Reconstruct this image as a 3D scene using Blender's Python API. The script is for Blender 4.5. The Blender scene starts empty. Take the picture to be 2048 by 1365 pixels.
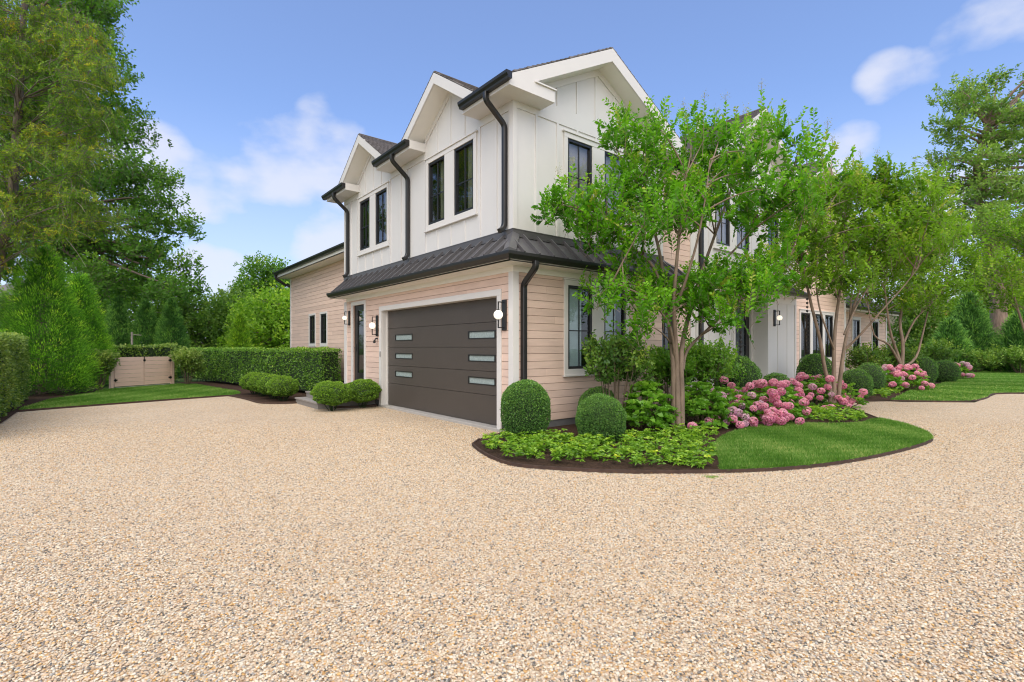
import bpy, bmesh, math, random
import numpy as np
from mathutils import Vector, Matrix
random.seed(7); RNG = np.random.default_rng(7)
SC = bpy.context.scene
COL = SC.collection
# ------------------------------------------------------------------ camera
CAM_H = 1.503
YAW = math.radians(38.789)
SN, CS = math.sin(YAW), math.cos(YAW)
cd = bpy.data.cameras.new('camera'); cam = bpy.data.objects.new('camera', cd); COL.objects.link(cam)
cd.sensor_width = 36.0; cd.lens = 18.0; cd.shift_y = 0.0066; cd.clip_start = 0.05; cd.clip_end = 3000
cam.location = (0, 0, CAM_H); cam.rotation_euler = (math.radians(90), 0, -YAW)
SC.camera = cam
# ------------------------------------------------------------------ world: Nishita sky and thin clouds
SUN_EL, SUN_AZ = math.radians(58), math.radians(222)      # azimuth clockwise from +Y
w = bpy.data.worlds.new('World'); SC.world = w; w.use_nodes = True
nt = w.node_tree; N = nt.nodes; LK = nt.links; N.clear()
def nd(tree, kind, **kw):
    n = tree.nodes.new(kind)
    for k, v in kw.items(): setattr(n, k, v)
    return n
wo = nd(nt, 'ShaderNodeOutputWorld'); bg = nd(nt, 'ShaderNodeBackground')
sky = nd(nt, 'ShaderNodeTexSky', sky_type='NISHITA'); sky.sun_disc = False
sky.sun_elevation = SUN_EL; sky.sun_rotation = SUN_AZ; sky.air_density = 1.0; sky.dust_density = 1.6; sky.ozone_density = 2.0
bg.inputs[1].default_value = 0.146
tc = nd(nt, 'ShaderNodeTexCoord')
def wmath(op, a, b=None, c=None):
    n = nd(nt, 'ShaderNodeMath', operation=op)
    for i, v in enumerate((a, b, c)):
        if v is None: continue
        if hasattr(v, 'links'): LK.new(v, n.inputs[i])
        else: n.inputs[i].default_value = v
    return n.outputs[0]
def pixdir(px, py):
    u = (px-1024)/1024; v = -(py-696)/1024
    return Vector((SN+u*CS, CS-u*SN, v)).normalized()
vm = nd(nt, 'ShaderNodeVectorMath', operation='MULTIPLY'); vm.inputs[1].default_value = (1, 1, 1.7)
LK.new(tc.outputs['Generated'], vm.inputs[0])
cn = nd(nt, 'ShaderNodeTexNoise'); cn.inputs['Scale'].default_value = 6.2; cn.inputs['Detail'].default_value = 9
cn.inputs['Roughness'].default_value = 0.48; cn.inputs['Distortion'].default_value = 0.0
LK.new(vm.outputs[0], cn.inputs['Vector'])
lobes = None
# (direction of the cloud bank, angular radius in degrees, strength)
for px, py, rad, st in [(300,315,4,.95),(345,360,4.5,.80),(430,340,5,.70),(520,330,5,.76),(565,305,4.5,.86),(620,310,4.5,.88),(660,340,5,.86),(640,390,5,.82),(560,390,5,.74),(470,370,5,.68),
                        (400,560,3.5,.95),(460,550,3,.82),(520,545,3,.78),(430,590,5,.9),(560,520,4,.84),(640,490,4,1.0),(690,465,4,1.0),(720,520,5,.9),(250,180,4,.50),
                        (1780,158,2.4,.80),(1830,155,2.4,.72),(1930,110,3,.66),(1990,80,4,.68),(2050,60,5,.72),(1730,350,5,.66),(1900,340,5,.55),(1860,500,9,.9),(1700,540,7,.8),(-300,400,16,.8),(-900,300,22,.7)]:
    d = pixdir(px, py)
    dp = nd(nt, 'ShaderNodeVectorMath', operation='DOT_PRODUCT'); dp.inputs[1].default_value = d
    LK.new(tc.outputs['Generated'], dp.inputs[0])
    mr = nd(nt, 'ShaderNodeMapRange', interpolation_type='SMOOTHSTEP'); mr.inputs[1].default_value = math.cos(math.radians(rad*1.5)); mr.inputs[2].default_value = math.cos(math.radians(rad*0.3))
    mr.inputs[3].default_value = 0; mr.inputs[4].default_value = st; LK.new(dp.outputs['Value'], mr.inputs[0])
    lobes = mr.outputs[0] if lobes is None else wmath('MAXIMUM', lobes, mr.outputs[0])
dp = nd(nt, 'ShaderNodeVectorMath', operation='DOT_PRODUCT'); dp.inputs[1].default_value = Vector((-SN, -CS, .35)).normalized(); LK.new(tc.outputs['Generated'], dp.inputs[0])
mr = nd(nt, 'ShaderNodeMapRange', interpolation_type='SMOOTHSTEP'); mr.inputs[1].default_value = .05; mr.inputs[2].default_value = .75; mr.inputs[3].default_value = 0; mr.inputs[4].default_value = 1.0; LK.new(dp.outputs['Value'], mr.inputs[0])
lobes = wmath('MAXIMUM', lobes, mr.outputs[0])                       # unseen cloud cover added behind the camera to soften and whiten the light
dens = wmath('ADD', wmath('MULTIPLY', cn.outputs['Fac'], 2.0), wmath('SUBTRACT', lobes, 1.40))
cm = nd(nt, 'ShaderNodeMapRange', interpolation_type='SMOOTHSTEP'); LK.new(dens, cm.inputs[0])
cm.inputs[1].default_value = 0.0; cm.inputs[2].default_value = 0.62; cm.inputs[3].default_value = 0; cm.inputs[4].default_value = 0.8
hz = nd(nt, 'ShaderNodeSeparateXYZ'); LK.new(tc.outputs['Generated'], hz.inputs[0])
hm = nd(nt, 'ShaderNodeMapRange', interpolation_type='SMOOTHSTEP'); LK.new(hz.outputs[2], hm.inputs[0])
hm.inputs[1].default_value = 0.0; hm.inputs[2].default_value = 0.42; hm.inputs[3].default_value = 0.55; hm.inputs[4].default_value = 0.09
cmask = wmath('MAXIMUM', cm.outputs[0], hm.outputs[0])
tint = nd(nt, 'ShaderNodeMix', data_type='RGBA', blend_type='MULTIPLY'); tint.inputs[0].default_value = 1.0
LK.new(sky.outputs[0], tint.inputs[6]); tint.inputs[7].default_value = (0.84, 1.00, 1.27, 1)
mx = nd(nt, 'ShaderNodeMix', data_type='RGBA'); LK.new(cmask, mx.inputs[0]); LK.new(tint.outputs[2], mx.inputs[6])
bc = nd(nt, 'ShaderNodeMix', data_type='RGBA'); LK.new(mr.outputs[0], bc.inputs[0]); bc.inputs[6].default_value = (4.2, 4.3, 4.85, 1); bc.inputs[7].default_value = (10.5, 10.0, 9.4, 1)   # the added cloud behind the camera is brightened for fill light
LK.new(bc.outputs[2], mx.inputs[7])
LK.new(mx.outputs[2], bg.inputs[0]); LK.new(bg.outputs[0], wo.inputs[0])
# ------------------------------------------------------------------ sun behind thin cloud
sl = bpy.data.lights.new('sun', 'SUN'); sl.energy = 2.1; sl.angle = math.radians(75); sl.color = (1.0, 0.92, 0.80)
so = bpy.data.objects.new('sun', sl); COL.objects.link(so)
sd = Vector((math.sin(SUN_AZ)*math.cos(SUN_EL), math.cos(SUN_AZ)*math.cos(SUN_EL), math.sin(SUN_EL)))
so.rotation_euler = sd.to_track_quat('Z', 'Y').to_euler()
SC.view_settings.view_transform = 'Standard'; SC.view_settings.look = 'None'; SC.view_settings.exposure = 0.48; SC.view_settings.gamma = 1.0
SC.render.engine = 'CYCLES'; SC.cycles.use_denoising = True; SC.cycles.filter_width = 1.1; SC.cycles.max_bounces = 8; SC.cycles.transparent_max_bounces = 12
try: SC.cycles.denoiser = 'OPENIMAGEDENOISE'
except Exception: pass

# ------------------------------------------------------------------ helpers
def at(px, depth, py=None):
    """ground plan point seen at column px at the given depth along the view axis (and its height if py is given)"""
    u = (px-1024)/1024*depth
    x, y = depth*SN+u*CS, depth*CS-u*SN
    return (x, y) if py is None else (x, y, CAM_H-(py-696)/1024*depth)
def gnd(px, py, z=0.0):
    return at(px, (CAM_H-z)*1024/(py-696))
def tag(o, label=None, cat=None, group=None, kind=None):
    if label: o['label'] = label
    if cat: o['category'] = cat
    if group: o['group'] = group
    if kind: o['kind'] = kind
    return o
OFF = {}
def empty(name, loc, label=None, cat=None, group=None):
    o = bpy.data.objects.new(name, None); o.location = loc; o.empty_display_size = .2; COL.objects.link(o)
    OFF[o.name] = Vector(loc); return tag(o, label, cat, group)
def link(name, me, mat, parent=None, origin=None):
    """mesh has world coordinates; they are made local to the parent thing (or to origin)"""
    off = OFF[parent.name] if parent is not None else Vector(origin or (0, 0, 0))
    if off.length > 0: me.transform(Matrix.Translation(-off))
    if mat is not None: me.materials.append(mat)
    o = bpy.data.objects.new(name, me); COL.objects.link(o)
    if parent is not None: o.parent = parent
    else: o.location = off
    OFF[o.name] = off
    return o
def copy_tree(o, parent=None):
    c = o.copy(); COL.objects.link(c); OFF[c.name] = OFF.get(o.name, Vector())
    if parent is not None: c.parent = parent
    for ch in o.children: copy_tree(ch, c)
    return c
class MB:
    def __init__(s): s.v = []; s.f = []; s.r = []
    def face(s, pts, r=0.5):
        n = len(s.v); s.v += [tuple(p) for p in pts]; s.r += [r]*len(pts); s.f.append(tuple(range(n, n+len(pts))))
    def add(s, vs, fs, r=0.5):
        n = len(s.v); s.v += [tuple(p) for p in vs]; s.r += [r]*len(vs); s.f += [tuple(i+n for i in f) for f in fs]
    def box(s, a, b, r=0.5):
        (x0, y0, z0), (x1, y1, z1) = a, b
        x0, x1 = min(x0, x1), max(x0, x1); y0, y1 = min(y0, y1), max(y0, y1); z0, z1 = min(z0, z1), max(z0, z1)
        s.add([(x0,y0,z0),(x1,y0,z0),(x1,y1,z0),(x0,y1,z0),(x0,y0,z1),(x1,y0,z1),(x1,y1,z1),(x0,y1,z1)],
              [(0,3,2,1),(4,5,6,7),(0,1,5,4),(1,2,6,5),(2,3,7,6),(3,0,4,7)], r)
    def tube(s, pts, rad, n=8, r=0.5, cap=True, sq=None):
        pts = [Vector(p) for p in pts]; k = len(pts)
        if not hasattr(rad, '__len__'): rad = [rad]*k
        ref = Vector((0, 0, 1)) if abs((pts[-1]-pts[0]).normalized().z) < .9 else Vector((0, 1, 0))
        base = len(s.v); vs = []
        prof = [(math.cos(2*math.pi*j/n), math.sin(2*math.pi*j/n)) for j in range(n)] if sq is None else sq
        n = len(prof)
        for i, p in enumerate(pts):
            t = ((pts[min(i+1, k-1)]-pts[i]).normalized()+(pts[i]-pts[max(i-1, 0)]).normalized())
            t = t.normalized() if t.length > 1e-6 else Vector((0, 0, 1))
            a = ref.cross(t); a = a.normalized() if a.length > 1e-4 else Vector((1, 0, 0)); b = t.cross(a).normalized(); ref2 = a
            for (cx, cy) in prof: vs.append(p+a*cx*rad[i]+b*cy*rad[i])
        fs = [(i*n+j, i*n+(j+1) % n, (i+1)*n+(j+1) % n, (i+1)*n+j) for i in range(k-1) for j in range(n)]
        if cap: fs += [tuple(range(n-1, -1, -1)), tuple(range((k-1)*n, k*n))]
        s.add(vs, fs, r)
    def lathe(s, c, prof, n=24, axis='Z', r=0.5):
        vs = []
        for (rr, z) in prof:
            for j in range(n):
                a = 2*math.pi*j/n; x, y = rr*math.cos(a), rr*math.sin(a)
                vs.append((c[0]+x, c[1]+y, c[2]+z) if axis == 'Z' else ((c[0]+z, c[1]+x, c[2]+y) if axis == 'X' else (c[0]+x, c[1]+z, c[2]+y)))
        fs = [(i*n+j, i*n+(j+1) % n, (i+1)*n+(j+1) % n, (i+1)*n+j) for i in range(len(prof)-1) for j in range(n)]
        s.add(vs, fs, r)
    def mesh(s, name, fixn=True, smooth=False):
        me = bpy.data.meshes.new(name); me.from_pydata(s.v, [], s.f)
        a = me.attributes.new('rnd', 'FLOAT', 'POINT'); a.data.foreach_set('value', s.r)
        if fixn:
            bm = bmesh.new(); bm.from_mesh(me); bmesh.ops.recalc_face_normals(bm, faces=bm.faces); bm.to_mesh(me); bm.free()
        if smooth: me.polygons.foreach_set('use_smooth', [True]*len(me.polygons))
        me.update(); return me
    def build(s, name, mat, parent=None, origin=None, bevel=0, smooth=False):
        o = link(name, s.mesh(name, smooth=smooth), mat, parent, origin)
        if bevel:
            m = o.modifiers.new('bevel', 'BEVEL'); m.width = bevel; m.segments = 2; m.limit_method = 'ANGLE'; m.angle_limit = math.radians(40)
        return o
# a wall frame: a = along the wall, z = up, o = out from the wall face towards the outside
class Wall:
    def __init__(s, kind, pos): s.k = kind; s.p = pos
    def P(s, a, z, o): return (s.p-o, a, z) if s.k == 'X' else (a, s.p-o, z)
    def box(s, mb, a0, a1, z0, z1, o0, o1, r=0.5): mb.box(s.P(a0, z0, o0), s.P(a1, z1, o1), r)
    def prism(s, mb, poly, o0, o1, r=0.5):
        n = len(poly)
        vs = [s.P(a, z, o0) for a, z in poly]+[s.P(a, z, o1) for a, z in poly]
        mb.add(vs, [tuple(range(n)), tuple(range(2*n-1, n-1, -1))]+[(i, (i+1) % n, n+(i+1) % n, n+i) for i in range(n)], r)
def rects(a0, a1, z0, z1, ops):
    A = sorted({a0, a1, *[min(max(v, a0), a1) for o in ops for v in o[:2]]}); Z = sorted({z0, z1, *[min(max(v, z0), z1) for o in ops for v in o[2:4]]})
    out = []
    for zi in range(len(Z)-1):
        run = None
        for ai in range(len(A)-1):
            ca, cz = (A[ai]+A[ai+1])/2, (Z[zi]+Z[zi+1])/2
            if any(o[0] < ca < o[1] and o[2] < cz < o[3] for o in ops):
                if run: out.append((*run, Z[zi], Z[zi+1])); run = None
            else: run = (run[0], A[ai+1]) if run else (A[ai], A[ai+1])
        if run: out.append((*run, Z[zi], Z[zi+1]))
    return out
def lerp(a, b, t): return tuple(a[i]+(b[i]-a[i])*t for i in range(len(a)))
def rgb(r, g, b):
    f = lambda c: (c/255/12.92) if c/255 <= .04045 else ((c/255+.055)/1.055)**2.4
    return (f(r), f(g), f(b), 1)

# ------------------------------------------------------------------ materials
def newmat(name):
    m = bpy.data.materials.new(name); m.use_nodes = True; t = m.node_tree; t.nodes.clear()
    out = nd(t, 'ShaderNodeOutputMaterial'); p = nd(t, 'ShaderNodeBsdfPrincipled'); t.links.new(p.outputs[0], out.inputs[0])
    return m, t, p, out
def ramp(t, stops, interp='LINEAR'):
    r = nd(t, 'ShaderNodeValToRGB'); r.color_ramp.interpolation = interp
    e = r.color_ramp.elements
    while len(e) < len(stops): e.new(.5)
    for i, (p, c) in enumerate(stops): e[i].position = p; e[i].color = (*c[:3], 1)
    return r
def paint(name, col, rough=.5, var=.06, scale=3, bump=0, bscale=60, metal=0, rndvar=0, spec=.5, stretch=(1, 1, 1)):
    m, t, p, _ = newmat(name); L = t.links
    g = nd(t, 'ShaderNodeNewGeometry'); mp = nd(t, 'ShaderNodeVectorMath', operation='MULTIPLY'); mp.inputs[1].default_value = stretch
    L.new(g.outputs['Position'], mp.inputs[0])
    n = nd(t, 'ShaderNodeTexNoise'); n.inputs['Scale'].default_value = scale; n.inputs['Detail'].default_value = 6; L.new(mp.outputs[0], n.inputs['Vector'])
    c = col[:3]; r = ramp(t, [(.25, [v*(1-var) for v in c]), (.75, [min(1, v*(1+var)) for v in c])]); L.new(n.outputs['Fac'], r.inputs[0])
    outc = r.outputs[0]
    if rndvar:
        at_ = nd(t, 'ShaderNodeAttribute'); at_.attribute_name = 'rnd'
        hs = nd(t, 'ShaderNodeMapRange'); hs.inputs[3].default_value = 1-rndvar; hs.inputs[4].default_value = 1+rndvar; L.new(at_.outputs['Fac'], hs.inputs[0])
        mu = nd(t, 'ShaderNodeVectorMath', operation='SCALE'); L.new(outc, mu.inputs[0]); L.new(hs.outputs[0], mu.inputs['Scale']); outc = mu.outputs[0]
    L.new(outc, p.inputs['Base Color']); p.inputs['Roughness'].default_value = rough; p.inputs['Metallic'].default_value = metal
    p.inputs['Specular IOR Level'].default_value = spec
    if bump:
        b = nd(t, 'ShaderNodeBump'); b.inputs['Strength'].default_value = bump; b.inputs['Distance'].default_value = .01
        n2 = nd(t, 'ShaderNodeTexNoise'); n2.inputs['Scale'].default_value = bscale; n2.inputs['Detail'].default_value = 4; L.new(mp.outputs[0], n2.inputs['Vector'])
        L.new(n2.outputs['Fac'], b.inputs['Height']); L.new(b.outputs[0], p.inputs['Normal'])
    return m
M = {}
M['white'] = paint('white_paint', (.63, .612, .585), .45, .02, 2, .05, 30)
M['trim'] = paint('white_trim_paint', (.65, .625, .59), .4, .015, 3, .04, 25)
M['soffit'] = paint('soffit_paint', (.78, .76, .70), .5, .02, 2)
M['siding'] = paint('pink_beige_siding', (.68, .505, .41), .6, .06, 3, .25, 90, rndvar=.08, spec=.3, stretch=(1, 1, 6))
M['gap'] = paint('siding_shadow_gap', (.34, .235, .18), .8, .1, 5)
M['black'] = paint('black_aluminium', (.016, .0155, .0155), .35, .1, 4)
M['frame'] = paint('black_window_frame', (.013, .013, .013), .35, .1, 4)
M['metalroof'] = paint('charcoal_metal_roofing', (.092, .088, .091), .34, .08, 5, spec=.5)
M['shingle'] = paint('grey_asphalt_shingle', (.15, .135, .13), .9, .25, 40, .5, 220, rndvar=.45, spec=.2)
M['garage'] = paint('dark_bronze_garage_door', (.068, .056, .046), .5, .05, 3, .15, 260)
M['concrete'] = paint('concrete', (.36, .34, .31), .8, .1, 8, .3, 60)
M['found'] = paint('grey_foundation', (.13, .13, .13), .85, .12, 5, .3, 50)
M['deck'] = paint('grey_deck_boards', (.24, .22, .20), .7, .1, 9, .2, 70, rndvar=.1)
M['dark'] = paint('dark_room', (.02, .019, .018), .9, .2, 2)
M['blind'] = paint('pale_blind', (.66, .74, .77), .8, .06, 6)
M['olive'] = paint('olive_curtain', (.17, .155, .10), .9, .15, 6)
M['mauve'] = paint('mauve_shade', (.50, .40, .41), .8, .06, 2)
M['frost'] = paint('frosted_glass', (.30, .36, .345), .25, .18, 22)
M['plastic'] = paint('grey_plastic', (.30, .29, .28), .5, .05, 5)
M['edging'] = paint('rusty_steel_edging', (.055, .030, .020), .8, .4, 12)
M['gate'] = paint('pink_beige_gate_boards', (.70, .49, .385), .6, .05, 4, .2, 80, rndvar=.06, stretch=(1, 1, 6))
def glass():
    m, t, p, out = newmat('window_glass'); L = t.links; t.nodes.remove(p)
    fr = nd(t, 'ShaderNodeFresnel'); fr.inputs[0].default_value = 1.95
    gl = nd(t, 'ShaderNodeBsdfGlossy'); gl.inputs['Roughness'].default_value = .015; gl.inputs['Color'].default_value = (.95, .97, 1, 1)
    tr = nd(t, 'ShaderNodeBsdfTransparent'); tr.inputs[0].default_value = (.86, .90, .90, 1)
    bf = nd(t, 'ShaderNodeNewGeometry'); iv = nd(t, 'ShaderNodeMath', operation='MULTIPLY_ADD'); iv.inputs[1].default_value = -1; iv.inputs[2].default_value = 1; L.new(bf.outputs['Backfacing'], iv.inputs[0]); ml = nd(t, 'ShaderNodeMath', operation='MULTIPLY'); L.new(fr.outputs[0], ml.inputs[0]); L.new(iv.outputs[0], ml.inputs[1])
    mx = nd(t, 'ShaderNodeMixShader'); L.new(ml.outputs[0], mx.inputs[0]); L.new(tr.outputs[0], mx.inputs[1]); L.new(gl.outputs[0], mx.inputs[2]); L.new(mx.outputs[0], out.inputs[0])
    return m
M['glass'] = glass()
def glow():
    m, t, p, out = newmat('lit_opal_globe')
    p.inputs['Base Color'].default_value = (.9, .85, .78, 1); p.inputs['Roughness'].default_value = .3
    p.inputs['Emission Color'].default_value = (1, .86, .68, 1); p.inputs['Emission Strength'].default_value = .62
    return m
M['globe'] = glow()
def gravel_mat():
    m, t, p, out = newmat('pea_gravel'); L = t.links
    g = nd(t, 'ShaderNodeNewGeometry')
    nz = nd(t, 'ShaderNodeTexNoise'); nz.inputs['Scale'].default_value = 40; L.new(g.outputs['Position'], nz.inputs['Vector'])
    v = nd(t, 'ShaderNodeTexVoronoi'); v.inputs['Scale'].default_value = 66; v.inputs['Randomness'].default_value = 1
    mxv = nd(t, 'ShaderNodeMix', data_type='VECTOR'); mxv.inputs[0].default_value = .012; L.new(g.outputs['Position'], mxv.inputs[4]); L.new(nz.outputs['Color'], mxv.inputs[5])
    L.new(mxv.outputs[1], v.inputs['Vector'])
    sep = nd(t, 'ShaderNodeSeparateColor'); L.new(v.outputs['Color'], sep.inputs[0])
    r = ramp(t, GRAV, 'CONSTANT')
    L.new(sep.outputs[0], r.inputs[0])
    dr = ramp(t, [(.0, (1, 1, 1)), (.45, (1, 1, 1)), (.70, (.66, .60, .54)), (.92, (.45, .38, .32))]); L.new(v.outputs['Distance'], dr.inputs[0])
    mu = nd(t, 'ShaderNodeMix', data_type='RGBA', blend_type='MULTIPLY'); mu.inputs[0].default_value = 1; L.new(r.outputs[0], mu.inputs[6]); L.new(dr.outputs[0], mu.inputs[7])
    big = nd(t, 'ShaderNodeTexNoise'); big.inputs['Scale'].default_value = .55; big.inputs['Detail'].default_value = 5; L.new(g.outputs['Position'], big.inputs['Vector'])
    br = ramp(t, [(.3, (.95, .93, .91)), (.7, (1.08, 1.08, 1.08))]); L.new(big.outputs['Fac'], br.inputs[0])
    m2 = nd(t, 'ShaderNodeMix', data_type='RGBA', blend_type='MULTIPLY'); m2.inputs[0].default_value = 1; L.new(mu.outputs[2], m2.inputs[6]); L.new(br.outputs[0], m2.inputs[7])
    L.new(m2.outputs[2], p.inputs['Base Color']); p.inputs['Roughness'].default_value = .75
    b = nd(t, 'ShaderNodeBump'); b.inputs['Strength'].default_value = .5; b.inputs['Distance'].default_value = .006; b.invert = True
    L.new(v.outputs['Distance'], b.inputs['Height']); L.new(b.outputs[0], p.inputs['Normal'])
    return m
GRAV = [(0, (0.573, 0.444, 0.298)), (0.15, (0.652, 0.547, 0.395)), (0.33, (0.534, 0.376, 0.226)), (0.46, (0.692, 0.612, 0.478)), (0.61, (0.593, 0.449, 0.312)), (0.73, (0.593, 0.362, 0.138)), (0.8, (0.415, 0.333, 0.239)), (0.865, (0.198, 0.171, 0.138)), (0.91, (0.119, 0.112, 0.097)), (0.945, (0.356, 0.333, 0.294))]
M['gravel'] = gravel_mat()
def ground_mat(name, cols, scale, bump=.5, dist=.02, big=.6):
    m, t, p, out = newmat(name); L = t.links
    g = nd(t, 'ShaderNodeNewGeometry'); n = nd(t, 'ShaderNodeTexNoise'); n.inputs['Scale'].default_value = scale; n.inputs['Detail'].default_value = 8; n.inputs['Roughness'].default_value = .7
    L.new(g.outputs['Position'], n.inputs['Vector'])
    r = ramp(t, [(.3, cols[0]), (.5, cols[1]), (.68, cols[2])]); L.new(n.outputs['Fac'], r.inputs[0])
    n2 = nd(t, 'ShaderNodeTexNoise'); n2.inputs['Scale'].default_value = big; n2.inputs['Detail'].default_value = 3; L.new(g.outputs['Position'], n2.inputs['Vector'])
    r2 = ramp(t, [(.3, (.8, .8, .8)), (.7, (1.1, 1.1, 1.0))]); L.new(n2.outputs['Fac'], r2.inputs[0])
    mu = nd(t, 'ShaderNodeMix', data_type='RGBA', blend_type='MULTIPLY'); mu.inputs[0].default_value = 1; L.new(r.outputs[0], mu.inputs[6]); L.new(r2.outputs[0], mu.inputs[7])
    L.new(mu.outputs[2], p.inputs['Base Color']); p.inputs['Roughness'].default_value = .9; p.inputs['Specular IOR Level'].default_value = .2
    b = nd(t, 'ShaderNodeBump'); b.inputs['Strength'].default_value = bump; b.inputs['Distance'].default_value = dist; L.new(n.outputs['Fac'], b.inputs['Height']); L.new(b.outputs[0], p.inputs['Normal'])
    return m
M['mulch'] = ground_mat('bark_mulch', [(.018, .010, .007), (.06, .033, .022), (.13, .075, .05)], 45, 1.0, .03)
M['lawn'] = ground_mat('lawn_soil_grass', [(.07, .13, .02), (.13, .22, .04), (.20, .28, .06)], 60, .8, .02)
M['far'] = ground_mat('rough_grass', [(.03, .055, .012), (.05, .09, .02), (.08, .12, .03)], 6, .5, .05)

# ================================================================== SETTING: ground, driveway, beds, lawns
def sheet(name, pts, z, mat, label=None):
    bm = bmesh.new(); vs = [bm.verts.new((x, y, z)) for x, y in pts]; bm.faces.new(vs); bmesh.ops.triangulate(bm, faces=bm.faces)
    bmesh.ops.recalc_face_normals(bm, faces=bm.faces)
    for f in bm.faces:
        if f.normal.z < 0: f.normal_flip()
    me = bpy.data.meshes.new(name); bm.to_mesh(me); bm.free()
    return tag(link(name, me, mat), label, None, None, 'structure')
def smooth_poly(pts, it=2, closed=True):
    for _ in range(it):
        q = []
        for i in range(len(pts)):
            if not closed and i == len(pts)-1: break
            a, b = pts[i], pts[(i+1) % len(pts)]
            q += [lerp(a, b, .25), lerp(a, b, .75)]
        if not closed: q = [pts[0]]+q+[pts[-1]]
        pts = q
    return pts
sheet('ground', [(-400, -400), (400, -400), (400, 400), (-400, 400)], -.03, M['far'])
sheet('driveway', [(-1.65, 9), (-12, 9), (-12, -30), (60, -30), (60, 2.2), (23.5, 2.5), (22.8, 3.1), (18.7, 3.0), (17.3, 4.3), (16.6, 7.0), (9, 6.93), (5.75, 6.93), (5.75, 12.4), (4.2, 14.6), (3.1, 17.9), (-.01, 17.1), (-1.62, 16.5)], 0, M['gravel'])
ISL = [(4.424, 6.467), (4.182, 5.865), (4.05, 5.25), (4.10, 4.9), (4.299, 4.604), (4.663, 4.119), (5.089, 3.714), (5.76, 3.206), (6.373, 2.84), (7.103, 2.553), (8.174, 2.325), (9.448, 2.182), (10.4, 2.16), (10.85, 2.30), (11.232, 2.453), (12.006, 2.927), (12.448, 3.427), (13.4, 4.0), (14.7, 4.8), (15.6, 6.0), (15.9, 7.2), (6, 7.0), (5.05, 7.0)]
ISLC = smooth_poly(ISL[:20], 2, closed=False)+ISL[20:]
sheet('mulch_bed', ISLC, .035, M['mulch'])
ILAWN = smooth_poly([(5.76, 3.206), (6.373, 2.84), (7.103, 2.553), (8.174, 2.325), (9.448, 2.182), (10.4, 2.16), (10.85, 2.30), (11.232, 2.453), (12.006, 2.927), (12.448, 3.427)], 2, closed=False)+smooth_poly([(12.44, 3.44), (11.9, 3.55), (11.708, 3.412), (10.9, 3.7), (10.5, 4.2), (10.1, 4.55), (9.279, 4.582), (8.5, 4.5), (7.804, 4.344), (7.2, 4.1), (6.8, 3.9), (6.338, 3.528), (5.78, 3.215)], 1, closed=False)
sheet('front_lawn', ILAWN, .045, M['lawn'])
LLAWN = [(-1.5, 16.62), (-.01, 17.05), (1.5, 17.5), (3.068, 17.891), (3.5, 18.3), (3.62, 19.2), (3.3, 21.5), (3.0, 23.9), (2.4, 24.6), (.1, 23.2), (-.2, 21.4), (-1.1, 19.6), (-1.5, 17.2)]
sheet('side_lawn', LLAWN, .03, M['lawn'])
LBED = [(-1.5, 16.62), (-1.35, 17.3), (-.9, 19.4), (-.2, 21.4), (.1, 23.2), (-.3, 26), (-6, 26), (-6, 16.0), (-1.8, 12.0), (-1.55, 12.0)]
sheet('hedge_bed', LBED, .02, M['mulch'])
RBED = smooth_poly([(4.9, 12.5), (4.35, 12.75), (4.25, 13.3)], 2, closed=False)+[(5.7, 14.2), (5.7, 12.42)]
sheet('step_bed', RBED, .03, M['mulch'])
BBED = smooth_poly([(4.25, 14.4), (3.75, 14.45), (3.3, 14.95), (3.3, 16.2), (3.15, 17.6), (3.068, 17.9), (3.5, 18.3), (3.62, 19.2), (3.3, 21.5), (3.0, 23.9), (2.5, 26)], 1, closed=False)+[(6.2, 26), (6.2, 14.4)]
sheet('bush_bed', BBED, .025, M['mulch'])
RLAWN = [(13.6, 5.2)] and smooth_poly([(17.288, 4.55), (17.9, 3.75), (18.691, 3.093), (20.5, 3.0), (22.3, 3.2), (23.0, 2.95), (23.52, 2.56), (26, 2.0), (60, 1.2)], 2, closed=False)+[(60, 7.4), (43, 7.2), (38, 6.5), (32, 5.8), (26, 5.3), (22, 5.2)]
sheet('far_lawn', RLAWN, .03, M['lawn'])
sheet('shrub_bed', [(16.3, 5.1), (17.288, 4.53), (22, 5.15), (26, 5.25), (32, 5.75), (38, 6.45), (43, 7.15), (60, 7.35), (60, 14), (16.3, 7.3)], .02, M['mulch'])
def edging(label, pts, h=.05, z0=0):
    mb = MB(); n = len(pts)
    for i in range(n-1):
        a, b = Vector(pts[i]+(0,)), Vector(pts[i+1]+(0,)); d = (b-a).normalized(); s_ = Vector((-d.y, d.x, 0))*.012
        mb.add([a-s_+Vector((0, 0, z0)), b-s_+Vector((0, 0, z0)), b+s_+Vector((0, 0, z0)), a+s_+Vector((0, 0, z0)), a-s_+Vector((0, 0, h)), b-s_+Vector((0, 0, h)), b+s_+Vector((0, 0, h)), a+s_+Vector((0, 0, h))],
               [(0, 3, 2, 1), (4, 5, 6, 7), (0, 1, 5, 4), (1, 2, 6, 5), (2, 3, 7, 6), (3, 0, 4, 7)], random.random())
    o = mb.build('bed_edging', M['edging'], origin=(*pts[0], 0)); tag(o, label, 'edging', 'steel edging strips along the gravel')
edging('rusty steel edging curving round the front garden island', [(4.75, 6.75)]+smooth_poly(ISL[:20], 2, closed=False), .048)
edging('thin steel edging along the lawn in front of the low gate', smooth_poly(LLAWN[:4], 1, closed=False), .045)
edging('short curved steel edging under the two round bushes by the garage', [(5.5, 12.38)]+smooth_poly([(4.9, 12.5), (4.35, 12.75), (4.25, 13.3)], 2, closed=False), .05)
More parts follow.
